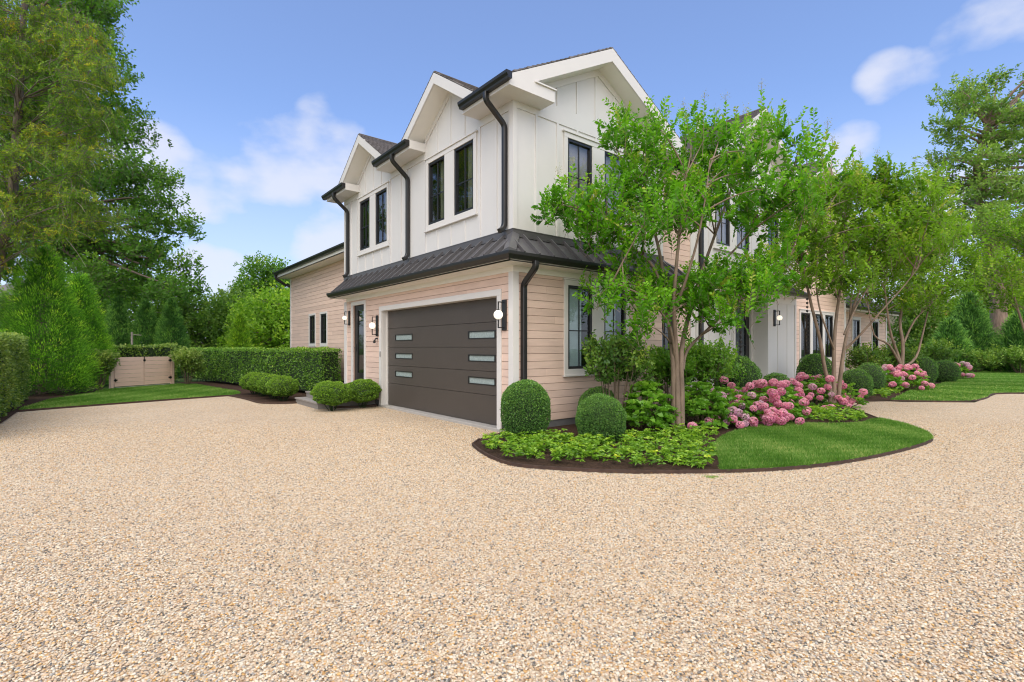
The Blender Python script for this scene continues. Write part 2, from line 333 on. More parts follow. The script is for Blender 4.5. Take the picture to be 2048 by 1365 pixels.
edging('curved steel edging round the four clustered bushes before the long hedge', smooth_poly([(4.25, 14.4), (3.75, 14.45), (3.3, 14.95), (3.3, 16.2), (3.15, 17.6), (3.068, 17.9)], 2, closed=False), .045)
edging('steel edging along the far lawn on the right', smooth_poly([(17.288, 4.53), (17.9, 3.73), (18.691, 3.073), (20.5, 2.98), (22.3, 3.18), (23.0, 2.93), (23.52, 2.54), (26, 1.98)], 2, closed=False), .045)

# ================================================================== HOUSE
HO = empty('house', (9, 10, 0), 'two-storey white and pink-beige house with black gutters and dark garage door', 'house')
GX, FY, ZS = Wall('X', 5.59), Wall('Y', 6.92), .137
LINK, B2, B3, B4 = Wall('Y', 7.05), Wall('Y', 7.0), Wall('Y', 7.35), Wall('Y', 7.8)
WING = Wall('X', 6.15)
def HP(name, mb, mat, parent=None, bevel=0, smooth=False, label=None):
    o = mb.build(name, M[mat], parent or HO, bevel=bevel, smooth=smooth)
    if label: o['label'] = label
    return o
def siding(wall, a0, a1, z0, z1, ops, lim=None, pitch=ZS):
    mb, core = MB(), MB()
    for r in rects(a0, a1, z0, z1, ops): wall.box(core, r[0], r[1], r[2], r[3], -.10, -.012)
    if lim:
        zt = z1
        pl = [(lim(z1)[0], z1), (lim(z1)[1], z1)]; zz = z1
        while lim(zz)[1]-lim(zz)[0] > .1: zz += .1
        m_ = sum(lim(zz))/2; wall.prism(core, pl+[(m_, zz)], -.10, -.012); z1 = zz
    z = z0; k = 0; rr = random.Random(int(a0*100+z0*10))
    while z < z1-.01:
        zt = min(z+pitch, z1); b0, b1 = (a0, a1) if (not lim or z < LIMZ[0]) else lim(zt)
        if b1-b0 < .1: break
        segs = []; x = b0-rr.random()*3.5
        while x < b1: segs.append((max(x, b0), min(x+3.66, b1), rr.random())); x += 3.66
        for s0, s1, q in segs:
            if s1-s0 < .02: continue
            for r in rects(s0, s1, z+.008, zt-.001, ops): wall.box(mb, r[0]+.001, r[1]-.001, r[2], r[3], -.012, 0, q)
        z += pitch; k += 1
    o = HP('siding_wall', mb, 'siding'); HP('sheathing', core, 'gap', o); return o
LIMZ = [99]
def frieze(wall, a0, a1, z0, z1, o=.03, name='frieze_board'):
    mb = MB(); wall.box(mb, a0, a1, z0, z1, 0, o); return HP(name, mb, 'trim')
def window(wall, units, head=2.694, bot=1.097, tw=.095, blind=None, sill=True, cross=True, mull=None, cap=True, label=None, hdark=.0, mx=.5, mz=.46):
    """units: list of (a0, a1) sashes that share one white surround"""
    A0, A1 = units[0][0], units[-1][1]
    t = MB(); Z0, Z1 = bot, head
    wall.box(t, A0-tw, A1+tw, Z1, Z1+tw, 0, .032)
    wall.box(t, A0-tw, A0, Z0, Z1, 0, .030); wall.box(t, A1, A1+tw, Z0, Z1, 0, .030)
    for i in range(len(units)-1): wall.box(t, units[i][1], units[i+1][0], Z0, Z1, -.02, .026)
    wall.box(t, A0-tw, A1+tw, Z0-.115, Z0, 0, .031)
    if cap: wall.box(t, A0-tw-.035, A1+tw+.035, Z1+tw, Z1+tw+.028, 0, .055)
    if sill: wall.box(t, A0-tw-.03, A1+tw+.03, Z0-.14, Z0-.115, 0, .06)
    fr = MB()
    for a0, a1 in units:
        f = .052
        wall.box(fr, a0, a1, Z1-f, Z1, -.07, .012); wall.box(fr, a0, a1, Z0, Z0+f, -.07, .012)
        wall.box(fr, a0, a0+f, Z0+f, Z1-f, -.07, .012); wall.box(fr, a1-f, a1, Z0+f, Z1-f, -.07, .012)
    win = fr.build('window', M['frame'], HO, bevel=.004)
    if label: win['label'] = label
    HP('window_trim', t, 'trim', win, bevel=.003)
    for a0, a1 in units:
        f = .052; g = MB(); wall.box(g, a0+f, a1-f, Z0+f, Z1-f, -.034, -.028); HP('pane', g, 'glass', win)
        mu = MB(); am = a0+f+(a1-a0-2*f)*mx; zm = Z0+(Z1-Z0)*mz
        wall.box(mu, am-.011, am+.011, Z0+f, Z1-f, -.028, -.012)
        if cross: wall.box(mu, a0+f, am-.011, zm-.010, zm+.010, -.028, -.014); wall.box(mu, am+.011, a1-f, zm-.010, zm+.010, -.028, -.014)
        HP('muntin', mu, 'frame', win)
        inn = MB(); wall.box(inn, a0-.2, a1+.2, Z0-.2, Z1+.2, -.75, -.70); wall.box(inn, a0-.2, a0-.17, Z0-.2, Z1+.2, -.70, -.102); wall.box(inn, a1+.17, a1+.2, Z0-.2, Z1+.2, -.70, -.102); wall.box(inn, a0-.17, a1+.17, Z1+.17, Z1+.2, -.70, -.102); wall.box(inn, a0-.17, a1+.17, Z0-.2, Z0-.17, -.70, -.102)
        HP('window_recess', inn, 'dark', win)
        if blind:
            b = MB(); bw = (a1-a0)*blind[1]; wall.box(b, a0+.01, a0+bw, Z0+.01+blind[2]*(Z1-Z0), Z1-.01, -.10, -.09); HP('blind', b, blind[0], win)
    return win
def lampfix(wall, a, z, s=1.0, sgn=1):
    pl = MB(); wall.box(pl, a-.055*s, a+.055*s, z-.27*s, z+.27*s, .0, .035); 
    o = pl.build('wall_lamp', M['black'], HO, bevel=.004)
    R = .009
    for q in (1, -1):
        br = MB()
        br.tube([wall.P(a, z+q*.225*s, .035), wall.P(a, z+q*.225*s, .15)], R, 4, sq=[(-1, -1), (1, -1), (1, 1), (-1, 1)])
        br.tube([wall.P(a, z+q*.234*s, .150), wall.P(a, z+q*.07*s, .150)], R, 4, sq=[(-1, -1), (1, -1), (1, 1), (-1, 1)])
        br.tube([wall.P(a, z+q*.10*s, .150), wall.P(a, z+q*.085*s, .150)], .022, 12); HP('lamp_arm', br, 'black', o)
    gl = MB(); c = wall.P(a, z, .150); r = .082*s
    gl.lathe(c, [(r*math.sin(math.pi*i/16)+1e-5, -r*math.cos(math.pi*i/16)) for i in range(17)], 24)
    HP('globe', gl, 'globe', o, smooth=True); return o
def gutter(wall, a0, a1, zt, o0, caps=True, hw=.12, name='gutter'):
    prof = [(0, 0), (0, -.115), (.075, -.115), (.085, -.085), (.112, -.045), (.118, -.012), (.118, 0), (.106, 0), (.104, -.012), (.012, -.03), (.012, 0)]
    mb = MB(); n = len(prof)
    vs = [wall.P(a0, zt+z, o0+o) for o, z in prof]+[wall.P(a1, zt+z, o0+o) for o, z in prof]
    mb.add(vs, [(i, (i+1) % n, n+(i+1) % n, n+i) for i in range(n)])
    for a in (a0, a1): mb.face([wall.P(a, zt+z, o0+o) for o, z in prof[:7]])
    return HP(name, mb, 'black')
SQ = [(-1, -.7), (-.7, -1), (.7, -1), (1, -.7), (1, .7), (.7, 1), (-.7, 1), (-1, .7)]
def downspout(pts, r=.042, kick=None):
    """rounded rectangular pipe with rounded bends"""
    P_ = [Vector(p) for p in pts]; q = [P_[0]]
    for i in range(1, len(P_)-1):
        a = P_[i]+(P_[i-1]-P_[i]).normalized()*min(.07, (P_[i-1]-P_[i]).length*.45); b = P_[i]+(P_[i+1]-P_[i]).normalized()*min(.07, (P_[i+1]-P_[i]).length*.45)
        for t in (0, .25, .5, .75, 1): q.append((1-t)**2*a+2*t*(1-t)*P_[i]+t*t*b)
    q.append(P_[-1]); mb = MB(); mb.tube(q, r, sq=SQ)
    return HP('downspout', mb, 'black')

# ---------------- garage block, lower storey
GD = (7.36, 12.22, -1, 2.44); DR = (13.33, 14.13, -1, 2.69)
siding(GX, 6.93, 14.76, .16, 2.84, [GD, DR])
fw = [(6.905, 7.59), (7.935, 8.62)]
siding(FY, 5.60, 9.93, .16, 2.84, [(6.905, 7.59, 1.097, 2.694), (7.935, 8.62, 1.097, 2.694)])
fo = MB(); FY.box(fo, 5.62, 9.9, -.1, .16, -.1, -.02); HP('foundation', fo, 'found'); fo = MB(); GX.box(fo, 12.35, 14.7, -.1, .16, -.1, -.02); HP('foundation', fo, 'found')
cb = MB(); cb.box((5.555, 6.885, .10), (5.69, 7.015, 2.83)); HP('corner_board', cb, 'trim', bevel=.004); cb = MB(); cb.box((5.565, 14.60, .16), (5.69, 14.78, 2.83)); HP('corner_board', cb, 'trim', bevel=.004)
fb = MB(); GX.box(fb, 7.015, 14.6, 2.83, 2.925, 0, .028); FY.box(fb, 5.69, 9.93, 2.83, 2.925, 0, .028); fb.box((5.56, 6.89, 2.83), (5.69, 7.015, 2.925)); HP('frieze_board', fb, 'soffit')
window(FY, fw, blind=('blind', .70, 0), label='pair of tall black-framed ground floor windows with pale blinds')
# garage surround
t = MB()
GX.box(t, 7.243, 7.36, .0, 2.44, 0, .030); GX.box(t, 12.22, 12.36, .0, 2.44, 0, .030); GX.box(t, 7.243, 12.36, 2.44, 2.555, 0, .032)
GX.box(t, 7.345, 7.364, .0, 2.436, -.154, .002); GX.box(t, 12.216, 12.235, .0, 2.436, -.154, .002); GX.box(t, 7.345, 12.235, 2.436, 2.455, -.154, .002)
GX.box(t, 12.195, 12.216, .0, 2.43, -.152, -.11); GX.box(t, 7.364, 7.385, 0, 2.43, -.152, -.11)
HP('garage_trim', t, 'trim', bevel=.003)
t = MB(); GX.box(t, 7.25, 12.35, -.05, .05, -.4, .05); HP('garage_apron', t, 'concrete', bevel=.01)
dm = MB(); zz = [.055, .605, 1.055, 1.515, 1.99, 2.44]
wr = [(7.66, 8.53), (10.92, 11.79)]; wz = [(.80, .92), (1.245, 1.357), (1.69, 1.82)]
wops = [(a, b, c, d) for a, b in wr for c, d in wz]
for i in range(5):
    for r in rects(7.365, 12.215, zz[i]+.004, zz[i+1]-.004, wops): GX.box(dm, r[0], r[1], r[2], r[3], -.21, -.155)
GX.box(dm, 7.365, 12.215, .05, 2.44, -.24, -.21)
gd = HP('garage_door', dm, 'garage')
for a, b, c, d in wops:
    f = MB(); GX.box(f, a-.02, b+.02, d-.006, d+.014, -.16, -.147); GX.box(f, a-.02, b+.02, c-.014, c+.006, -.16, -.147); GX.box(f, a-.02, a+.008, c+.006, d-.006, -.16, -.147); GX.box(f, b-.008, b+.02, c+.006, d-.006, -.16, -.147)
    HP('light_frame', f, 'black', gd)
    g = MB(); GX.box(g, a+.006, b-.006, c+.004, d-.004, -.20, -.168); HP('light_pane', g, 'frost', gd)
k = MB(); GX.box(k, 12.245, 12.29, 1.27, 1.41, .03, .048); GX.box(k, 12.253, 12.282, 1.30, 1.37, .048, .053); HP('keypad', k, 'plastic', bevel=.003)
# entry door beside the garage
t = MB(); GX.box(t, 13.225, 13.33, .47, 2.69, 0, .030); GX.box(t, 14.13, 14.235, .47, 2.69, 0, .030); GX.box(t, 13.225, 14.235, 2.69, 2.79, 0, .032); HP('door_trim', t, 'trim', bevel=.003)
d = MB()
for a0, a1, z0, z1 in [(13.33, 13.40, .53, 2.69), (13.94, 14.13, .53, 2.69), (13.40, 13.94, 2.55, 2.69), (13.40, 13.94, .53, .80)]: GX.box(d, a0, a1, z0, z1, -.10, -.04)
GX.box(d, 13.33, 14.13, .47, .53, -.12, .02)
ed = HP('entry_door', d, 'frame', bevel=.004)
g = MB(); GX.box(g, 13.40, 13.94, .80, 2.55, -.075, -.065); HP('door_glass', g, 'glass', ed)
g = MB(); GX.box(g, 13.35, 14.10, .5, 2.6, -.5, -.45); HP('door_recess', g, 'dark', ed)
g = MB(); g.tube([GX.P(14.03, 1.50, -.04), GX.P(14.03, 1.50, .02), GX.P(13.92, 1.50, .02)], .011, 8); GX.box(g, 14.01, 14.05, 1.40, 1.60, -.04, -.03); HP('handle', g, 'black', ed)
lampfix(GX, 7.153, 2.083); lampfix(GX, 12.50, 2.07); lampfix(GX, 14.40, 2.355, .78)
k = MB(); k.tube([GX.P(12.50, 1.74, 0), GX.P(12.50, 1.74, .06), GX.P(12.50, 1.68, .09)], .018, 8); k.lathe(GX.P(12.50, 1.66, .09), [(.001, -.04), (.03, -.035), (.032, .03), (.001, .035)], 12); HP('security_camera', k, 'black')
# steps and landing
s_ = MB()
for (x0, y0, x1, y1, zt, zb) in [(4.10, 12.65, 5.6, 14.50, .16, 0), (4.36, 12.9, 5.6, 14.45, .32, .16), (4.72, 12.9, 5.59, 14.75, .47, .32)]:
    s_.box((x0+.025, y0+.02, zb-.02), (x1, y1-.02, zt-.035), .1)
    n = int((x1-x0)/.13); 
    for i in range(n): s_.box((x0+i*(x1-x0)/n, y0, zt-.035), (x0+(i+1)*(x1-x0)/n-.006, y1, zt), random.random())
so_ = HP('entry_steps', s_, 'deck')

# ---------------- pent roof round the garage block
PT, PB, PO = 3.46, 3.045, .46
def pent(poly_list, seams_, name='metal_pent_roof'):
    mb = MB()
    for p in poly_list: mb.face(p); mb.face([(x, y, z-.02) for x, y, z in p][::-1])
    return mb
pr_ = MB(); X0, Y0 = 5.59, 6.92
pr_.face([(X0-PO, Y0-PO, PB), (X0, Y0, PT), (X0, 14.82, PT), (X0-PO, 14.82+.02, PB)]); pr_.face([(X0-PO, Y0-PO, PB), (9.93+PO, Y0-PO, PB), (9.93, Y0, PT), (X0, Y0, PT)])
pr_.face([(9.93+PO, Y0-PO, PB), (9.93+PO, 7.05, PB), (9.93, 7.05, PT), (9.93, Y0, PT)])
pr_.face([(X0-PO, 14.84, PB), (X0, 14.84, PT), (X0, 14.84, PB)])
pr_.box((X0-PO, Y0-PO, PB-.03), (X0+.02, 14.84, PB-.005)); pr_.box((X0, Y0-PO, PB-.03), (9.93+PO, Y0, PB-.005))
sm = pr_; dz = PT-PB
def seam(mb, p0, p1, side, h=.058, w_=.015):
    p0, p1, sd_ = Vector(p0), Vector(p1), Vector(side)*w_; nrm = (p1-p0).cross(Vector(side)).normalized()
    if nrm.z < 0: nrm = -nrm
    vs = [p0-sd_, p1-sd_, p1-sd_+nrm*h, p0-sd_+nrm*h, p0+sd_, p1+sd_, p1+sd_+nrm*h, p0+sd_+nrm*h]
    mb.add(vs, [(0, 1, 2, 3), (4, 7, 6, 5), (3, 2, 6, 7), (0, 3, 7, 4), (1, 5, 6, 2), (0, 4, 5, 1)])
y = Y0-PO+.32
while y < 14.8:
    tt = 1.0 if y >= Y0 else (y-(Y0-PO))/PO
    seam(sm, (X0-PO+.01, y, PB+.01), (X0-PO+PO*tt, y, PB+dz*tt), (0, 1, 0)); y += .352
x = X0-PO+.32
while x < 9.93+PO-.1:
    tt = 1.0 if X0 <= x <= 9.93 else ((x-(X0-PO))/PO if x < X0 else (9.93+PO-x)/PO)
    seam(sm, (x, Y0-PO+.01, PB+.01), (x, Y0-PO+PO*tt, PB+dz*tt), (1, 0, 0)); x += .335
pm = HP('metal_pent_roof', pr_, 'metalroof')
hc = MB()
hc.add([(X0-PO-.02, Y0-PO-.02, PB+.085), (X0-PO+.0, Y0-PO+.15, PB+.06), (X0, Y0+.15, PT+.05), (X0, Y0, PT+.085), (X0+.15, Y0, PT+.05), (X0-PO+.15, Y0-PO, PB+.06),
        (X0-PO-.02, Y0-PO-.02, PB), (X0-PO, Y0-PO+.15, PB), (X0-PO+.15, Y0-PO, PB), (X0, Y0+.15, PT-.02), (X0+.15, Y0, PT-.02)], [(0, 1, 2, 3), (0, 3, 4, 5), (0, 6, 7, 1), (0, 5, 8, 6), (1, 7, 9, 2), (5, 4, 10, 8)])
HP('hip_cap', hc, 'metalroof', pm)
hc = MB(); hc.tube([(9.93+PO, Y0-PO, PB+.02), (9.93, Y0, PT+.02)], .03, 6); HP('hip_cap', hc, 'metalroof', pm)
fl = MB(); GX.box(fl, 6.92, 14.80, 3.45, 3.56, 0, .03); FY.box(fl, 5.56, 9.95, 3.45, 3.56, 0, .03); GX.box(fl, 6.89, 14.80, 3.56, 3.575, 0, .035); FY.box(fl, 5.555, 9.95, 3.56, 3.575, 0, .035)
GX.box(fl, 6.9, 14.80, 3.43, 3.45, 0, .055); FY.box(fl, 5.54, 9.95, 3.43, 3.45, 0, .055)
HP('flashing', fl, 'metalroof', pm)
# gutter mitred round the corner
prof = [(0, 0), (0, -.105), (.055, -.105), (.07, -.08), (.098, -.04), (.102, -.01), (.102, .01), (.09, .01), (.088, -.012), (.01, -.03)]
g = MB(); n = len(prof); gx_, gy_ = X0-.41, Y0-.41; rings = []
rings.append([(gx_-o, 14.87, 3.06+z) for o, z in prof]); rings.append([(gx_-o, gy_-o, 3.06+z) for o, z in prof]); rings.append([(9.93+.41+o, gy_-o, 3.06+z) for o, z in prof]); rings.append([(9.93+.41+o, 7.04, 3.06+z) for o, z in prof])
for i in range(3): g.add(rings[i]+rings[i+1], [(j, (j+1) % n, n+(j+1) % n, n+j) for j in range(n)])
g.face(rings[0][:7]); g.face(rings[3][:7]); HP('gutter', g, 'black')
sf = MB(); sf.box((gx_, gy_, 2.925), (X0+.01, 14.86, 2.945)); sf.box((X0, gy_, 2.925), (9.93+.41, Y0+.01, 2.945)); sf.box((9.93, Y0, 2.925), (10.34, 7.05, 2.945))
sf.box((gx_, gy_, 2.925), (gx_+.02, 14.86, 3.05)); sf.box((gx_, gy_, 2.926), (10.34, gy_+.02, 3.05)); HP('soffit', sf, 'soffit')
downspout([(5.70, 6.455, 2.96), (5.70, 6.455, 2.86), (5.79, 6.87, 2.62), (5.79, 6.87, .10)], .048)

# ---------------- garage block, upper storey (white board and batten)
ZW = 5.80
up = [(6.90, 7.582), (7.945, 8.62)]
W2 = [(8.108, 8.803), (9.168, 9.85)]; W1 = [(11.91, 12.60), (12.96, 13.63)]
uf = [(a, b, 4.19, 5.485) for a, b in up]
us = [(a, b, 4.167, 5.512) for a, b in W1+W2]
pw = MB()
for r in rects(5.57, 9.93, 3.50, ZW, uf): FY.box(pw, *r, -.10, 0)
for r in rects(6.93, 14.78, 3.50, ZW, us): GX.box(pw, *r, -.10, .0)
FY.prism(pw, [(5.57, ZW), (9.93, ZW), (9.93, 6.02), (7.755, 7.14), (5.57, 6.02)], -.10, 0)
for c in (8.96, 12.79): GX.prism(pw, [(c-1.42, ZW), (c+1.42, ZW), (c, 6.82)], -.10, 0)
bw_ = HP('batten_wall', pw, 'white')
bt = MB()
def batt(wall, a, z0, z1, o=.018): wall.box(bt, a-.024, a+.024, z0, z1, 0, o)
for a in (6.12, 6.65, 7.17, 7.70, 8.25, 8.80, 9.35):
    for z0, z1 in ((3.58, 5.69),):
        if 6.80 < a < 8.72: batt(FY, a, 3.58, 4.03); batt(FY, a, 5.63, 5.69)
        else: batt(FY, a, z0, z1)
    zt = 5.996+.524*min(a-5.19, 10.32-a)-.40
    if zt > 6.05: batt(FY, a, 6.0, zt)
FY.box(bt, 5.65, 9.86, 5.69, 6.0-.19, 0, .0185); FY.box(bt, 6.0, 9.5, 5.81, 6.0, 0, .0185)
FY.box(bt, 5.575, 5.66, 3.58, 5.8, 0, .022); FY.box(bt, 9.85, 9.93, 3.58, 5.8, 0, .022)
GX.box(bt, 6.90, 7.0, 3.58, 5.8, 0, .022); GX.box(bt, 14.70, 14.79, 3.58, 5.8, 0, .022)
for c, w_ in ((8.96, W2), (12.79, W1)):
    for k in range(-3, 4):
        a = c+k*.52; zt = 6.84-.667*abs(a-c)-.18
        if abs(k) <= 1: batt(GX, a, 3.58, 4.0); batt(GX, a, 5.64, zt)
        elif abs(k) == 2: batt(GX, a, 3.58, min(zt, 5.8))
for a in (10.87, 11.18, 7.4, 14.3): batt(GX, a, 3.58, 5.66)
for a0, a1 in ((7.0, 7.92), (9.98, 11.72), (13.68, 14.7)): GX.box(bt, a0, a1, 5.66, 5.8, 0, .0185)
HP('batten', bt, 'white', bw_)
window(FY, up, 5.485, 4.19, blind=('mauve', 1.0, 0), label='upper front windows with mauve-grey shades')
window(GX, W2, 5.512, 4.167, blind=('olive', .5, 0)); window(GX, W1, 5.512, 4.167, blind=('olive', .5, 0))

# roofs
def roof_slope(mb, E0, A, L, U, run, pitch, expo=.125, th=.02):
    """E0 eave start, A unit vector along the eave, U horizontal unit vector up the slope"""
    E0, A, U = Vector(E0), Vector(A), Vector(U); R = random.Random(int(E0.x*77+E0.y*13)); k = 0; r0 = 0; sl = math.sqrt(1+pitch*pitch); nrm = (Vector((0, 0, 1))-U*pitch).normalized()
    dr = expo/sl
    while r0 < run-.001:
        r1 = min(r0+dr, run); x = -R.random()*.3
        while x < L:
            tw_ = .16+R.random()*.2; x0, x1 = max(x, 0), min(x+tw_, L); x += tw_
            if x1-x0 < .01: continue
            q = R.random(); h = .012+.010*q
            def pt(a, r, up_): return E0+A*a+U*r+Vector((0, 0, pitch*r))+nrm*up_
            mb.add([pt(x0, r0, -th), pt(x1, r0, -th), pt(x1, r0, h), pt(x0, r0, h), pt(x0, r1, 0.002), pt(x1, r1, 0.002), pt(x0, r1, -th), pt(x1, r1, -th)],
                   [(0, 1, 2, 3), (3, 2, 5, 4), (0, 3, 4, 6), (1, 7, 5, 2), (6, 4, 5, 7), (0, 6, 7, 1)], q)
        r0 = r1
Pm = .524; ze = 5.996
rf = MB()
roof_slope(rf, (5.66, 7.93, ze+Pm*.47), (0, 1, 0), 7.2, (1, 0, 0), 2.095, Pm); roof_slope(rf, (5.59, 6.53, ze+Pm*.4), (0, 1, 0), 1.3, (1, 0, 0), 2.165, Pm)
roof_slope(rf, (10.32, 15.18, ze), (0, -1, 0), 8.65, (-1, 0, 0), 2.565, Pm)
for a0, a1 in ((6.53, 7.5), (10.43, 11.32), (14.27, 15.18)): roof_slope(rf, (5.19, a0, ze), (0, 1, 0), a1-a0, (1, 0, 0), .4, Pm)
for c in (8.96, 12.79):
    zr = 7.03; hw = 1.5; zf = zr-.667*hw
    roof_slope(rf, (5.19, c-hw, zf), (1, 0, 0), 2.1, (0, 1, 0), hw, .667); roof_slope(rf, (7.29, c+hw, zf), (-1, 0, 0), 2.1, (0, -1, 0), hw, .667)
rf.tube([(7.755, 6.56, 7.33), (7.755, 15.18, 7.33)], .03, 6); rf.tube([(5.21, 8.96, 7.02), (7.2, 8.96, 7.02)], .03, 6); rf.tube([(5.21, 12.79, 7.02), (7.2, 12.79, 7.02)], .03, 6)
ro = HP('shingle_roof', rf, 'shingle')
def gable(mb, so_, wall, c, zr, pitch, half, over, depth=.27, th=.035, fr=True, halfL=None, zmin=-9):
    """rake boards at the outer edge, sloping soffit behind them, frieze board on the wall"""
    for sg, hf in ((-1, halfL or half), (1, half)):
        e = c+sg*hf; z_e = zr-pitch*hf
        zl = max(z_e-depth, zmin); el = c+sg*(zr-depth-zl)/pitch
        wall.prism(mb, [(c, zr-.012), (e, z_e-.012), (e, zl), (el, zl), (c, zr-depth)] if abs(el-e) > .01 else [(c, zr-.012), (e, z_e-.012), (e, zl), (c, zr-depth)], over-th, over)
        wall.prism(so_, [(c, zr-depth+.02), (el, zl+.02), (el, zl), (c, zr-depth)], -.02, over-th)
        if fr: wall.prism(mb, [(c, zr-depth), (c+sg*(hf-over-.02), zr-depth-pitch*(hf-over-.02)), (c+sg*(hf-over-.02), zr-depth-pitch*(hf-over-.02)-.13), (c, zr-depth-.13)], 0, .022)
rk, sf = MB(), MB()
gable(rk, sf, FY, 7.755, 7.34, Pm, 2.565, .39, zmin=5.81)
for c in (8.96, 12.79): gable(rk, sf, GX, c, 7.03, .667, 1.46, .40, depth=.24)
# boxed returns
for a0, a1 in ((5.19, 6.21), (9.30, 10.32)):
    FY.box(rk, a0, a1, ZW, 6.005, .0, .392)
    FY.box(rk, a0+(.56 if a0 < 6 else 0), a1-(0 if a0 < 6 else .56)+.02, 6.005, 6.03, .0, .42)
for a0, a1 in ((6.53, 7.93), (9.97, 11.72), (13.66, 15.16)): GX.box(rk, a0+.002, a1, ZW+.001, 5.985, 0, .402)
HP('rake_board', rk, 'trim', ro); HP('soffit', sf, 'soffit', ro)
gutter(GX, 6.45, 7.90, 5.975, .402); gutter(GX, 9.98, 11.70, 5.975, .402); gutter(GX, 13.68, 15.28, 5.975, .402)
for y0, ya in ((7.10, 7.10), (10.72, 10.74), (14.42, 14.44)):
    downspout([(5.13, y0, 5.87), (5.13, y0, 5.74), (5.535, ya, 5.42), (5.535, ya, 3.66), (5.49, ya, 3.58), (5.42, ya, 3.54)], .042)
# closing walls of the block
cw = MB(); cw.box((9.90, 6.95, .1), (9.93, 15, 5.99)); cw.box((5.7, 14.75, .1), (9.93, 14.78, 5.99)); FYb = Wall('Y', 14.9)
HP('side_wall', cw, 'white')

# ---------------- wing behind the garage
w1 = [(19.16, 19.80)]; w2_ = [(17.93, 18.55)]
siding(WING, 14.78, 22.25, .42, 4.40, [(w1[0][0], w1[0][1], 1.66, 2.70), (w2_[0][0], w2_[0][1], 1.66, 2.70)])
window(WING, w1, 2.70, 1.66, tw=.07, cap=False, sill=False, cross=True); window(WING, w2_, 2.70, 1.66, tw=.07, cap=False, sill=False)
x_ = MB(); WING.box(x_, 22.19, 22.30, .3, 4.36, 0, .025); x_.box((6.15, 22.25, .3), (9, 22.30, 4.4)); HP('corner_board', x_, 'trim')
x_ = MB(); WING.box(x_, 14.7, 22.2, -.1, .42, -.1, -.03); HP('foundation', x_, 'found')
x_ = MB(); WING.box(x_, 14.79, 22.65, 4.37, 4.39, -.02, .48); WING.box(x_, 14.79, 22.65, 4.37, 4.49, .455, .48); HP('soffit', x_, 'soffit')
x_ = MB(); roof_slope(x_, (5.66, 14.79, 4.55), (0, 1, 0), 7.86, (1, 0, 0), 3.5, .4); roof_slope(x_, (12.66, 22.65, 4.55), (0, -1, 0), 7.86, (-1, 0, 0), 3.5, .4); HP('shingle_roof', x_, 'shingle')
gutter(WING, 14.80, 22.66, 4.60, .482)
downspout([(5.62, 22.5, 4.50), (5.62, 22.5, 4.36), (5.95, 22.45, 4.12), (6.2, 22.40, 4.05), (6.2, 22.40, 1)], .05)

# ---------------- link between garage block and entry block
siding(LINK, 9.93, 11.45, .16, 5.75, [(9.98, 10.5, 1.097, 2.69)])
window(LINK, [(9.98, 10.5)], 2.69, 1.097)
x_ = MB(); LINK.box(x_, 11.25, 11.47, .1, 5.7, 0, .03); HP('corner_board', x_, 'trim')
x_ = MB(); roof_slope(x_, (9.5, 6.75, 5.93), (1, 0, 0), 2.6, (0, 1, 0), 4.0, .30); HP('shingle_roof', x_, 'shingle')
# ---------------- entry block: white gable, front door, pent roof on a return wall
XA, XB, CC, ZR = 11.45, 17.1, 14.27, 8.12
DO = (13.32, 14.20, .2, 2.74); UW = [(12.35, 13.05), (13.4, 14.1)]
uo = [(a, b, 4.19, 5.485) for a, b in UW]+[(15.2, 15.9, 4.19, 5.485), (16.1, 16.75, 4.19, 5.485)]
pw = MB()
for r in rects(XA, XB, .16, 5.95, uo+[DO]): B2.box(pw, *r, -.10, 0)
B2.prism(pw, [(XA, 5.95), (XB, 5.95), (CC, 7.85)], -.1, 0); pw.box((XA, 7.1, .16), (XA+.1, 14, 5.95)); pw.box((XB-.1, 7.1, .16), (XB, 14, 5.95))
e1 = HP('batten_wall', pw, 'white')
bt = MB()
for k in range(11):
    a = XA+.04+k*.557; zt = ZR-.667*abs(a-CC)-.42
    inw = any(o[0]-.1 < a < o[1]+.1 for o in uo)
    if not (13.2 < a < 14.3): batt(B2, a, .16, 2.95)
    if inw: batt(B2, a, 3.56, 4.03); batt(B2, a, 5.62, 5.7); 
    else: batt(B2, a, 3.56, 5.7)
    if zt > 6.0: batt(B2, a, 5.9, zt)
B2.box(bt, XA, XB, 5.7, 5.9, 0, .0185); HP('batten', bt, 'white', e1)
window(B2, UW, 5.485, 4.19, blind=('mauve', 1, 0)); window(B2, [(15.2, 15.9), (16.1, 16.75)], 5.485, 4.19)
d = MB()
for a0, a1, z0, z1 in [(13.32, 13.46, .3, 2.74), (14.02, 14.20, .3, 2.74), (13.46, 14.02, 2.62, 2.74), (13.46, 14.02, .3, .5)]: B2.box(d, a0, a1, z0, z1, -.1, -.03)
fd = HP('front_door', d, 'frame', bevel=.004)
g = MB(); B2.box(g, 13.46, 14.02, .5, 2.62, -.07, -.06); HP('door_glass', g, 'glass', fd)
g = MB(); B2.box(g, 13.72, 13.75, .5, 2.62, -.06, -.045); B2.box(g, 13.46, 13.72, 1.55, 1.57, -.06, -.045); B2.box(g, 13.75, 14.02, 1.55, 1.57, -.06, -.045); HP('muntin', g, 'frame', fd)
g = MB(); B2.box(g, 13.3, 14.2, .3, 2.75, -.5, -.45); HP('door_recess', g, 'blind', fd)
g = MB(); g.tube([B2.P(13.40, 1.15, -.03), B2.P(13.40, 1.15, .04), B2.P(13.54, 1.15, .04)], .012, 8); HP('handle', g, 'black', fd)
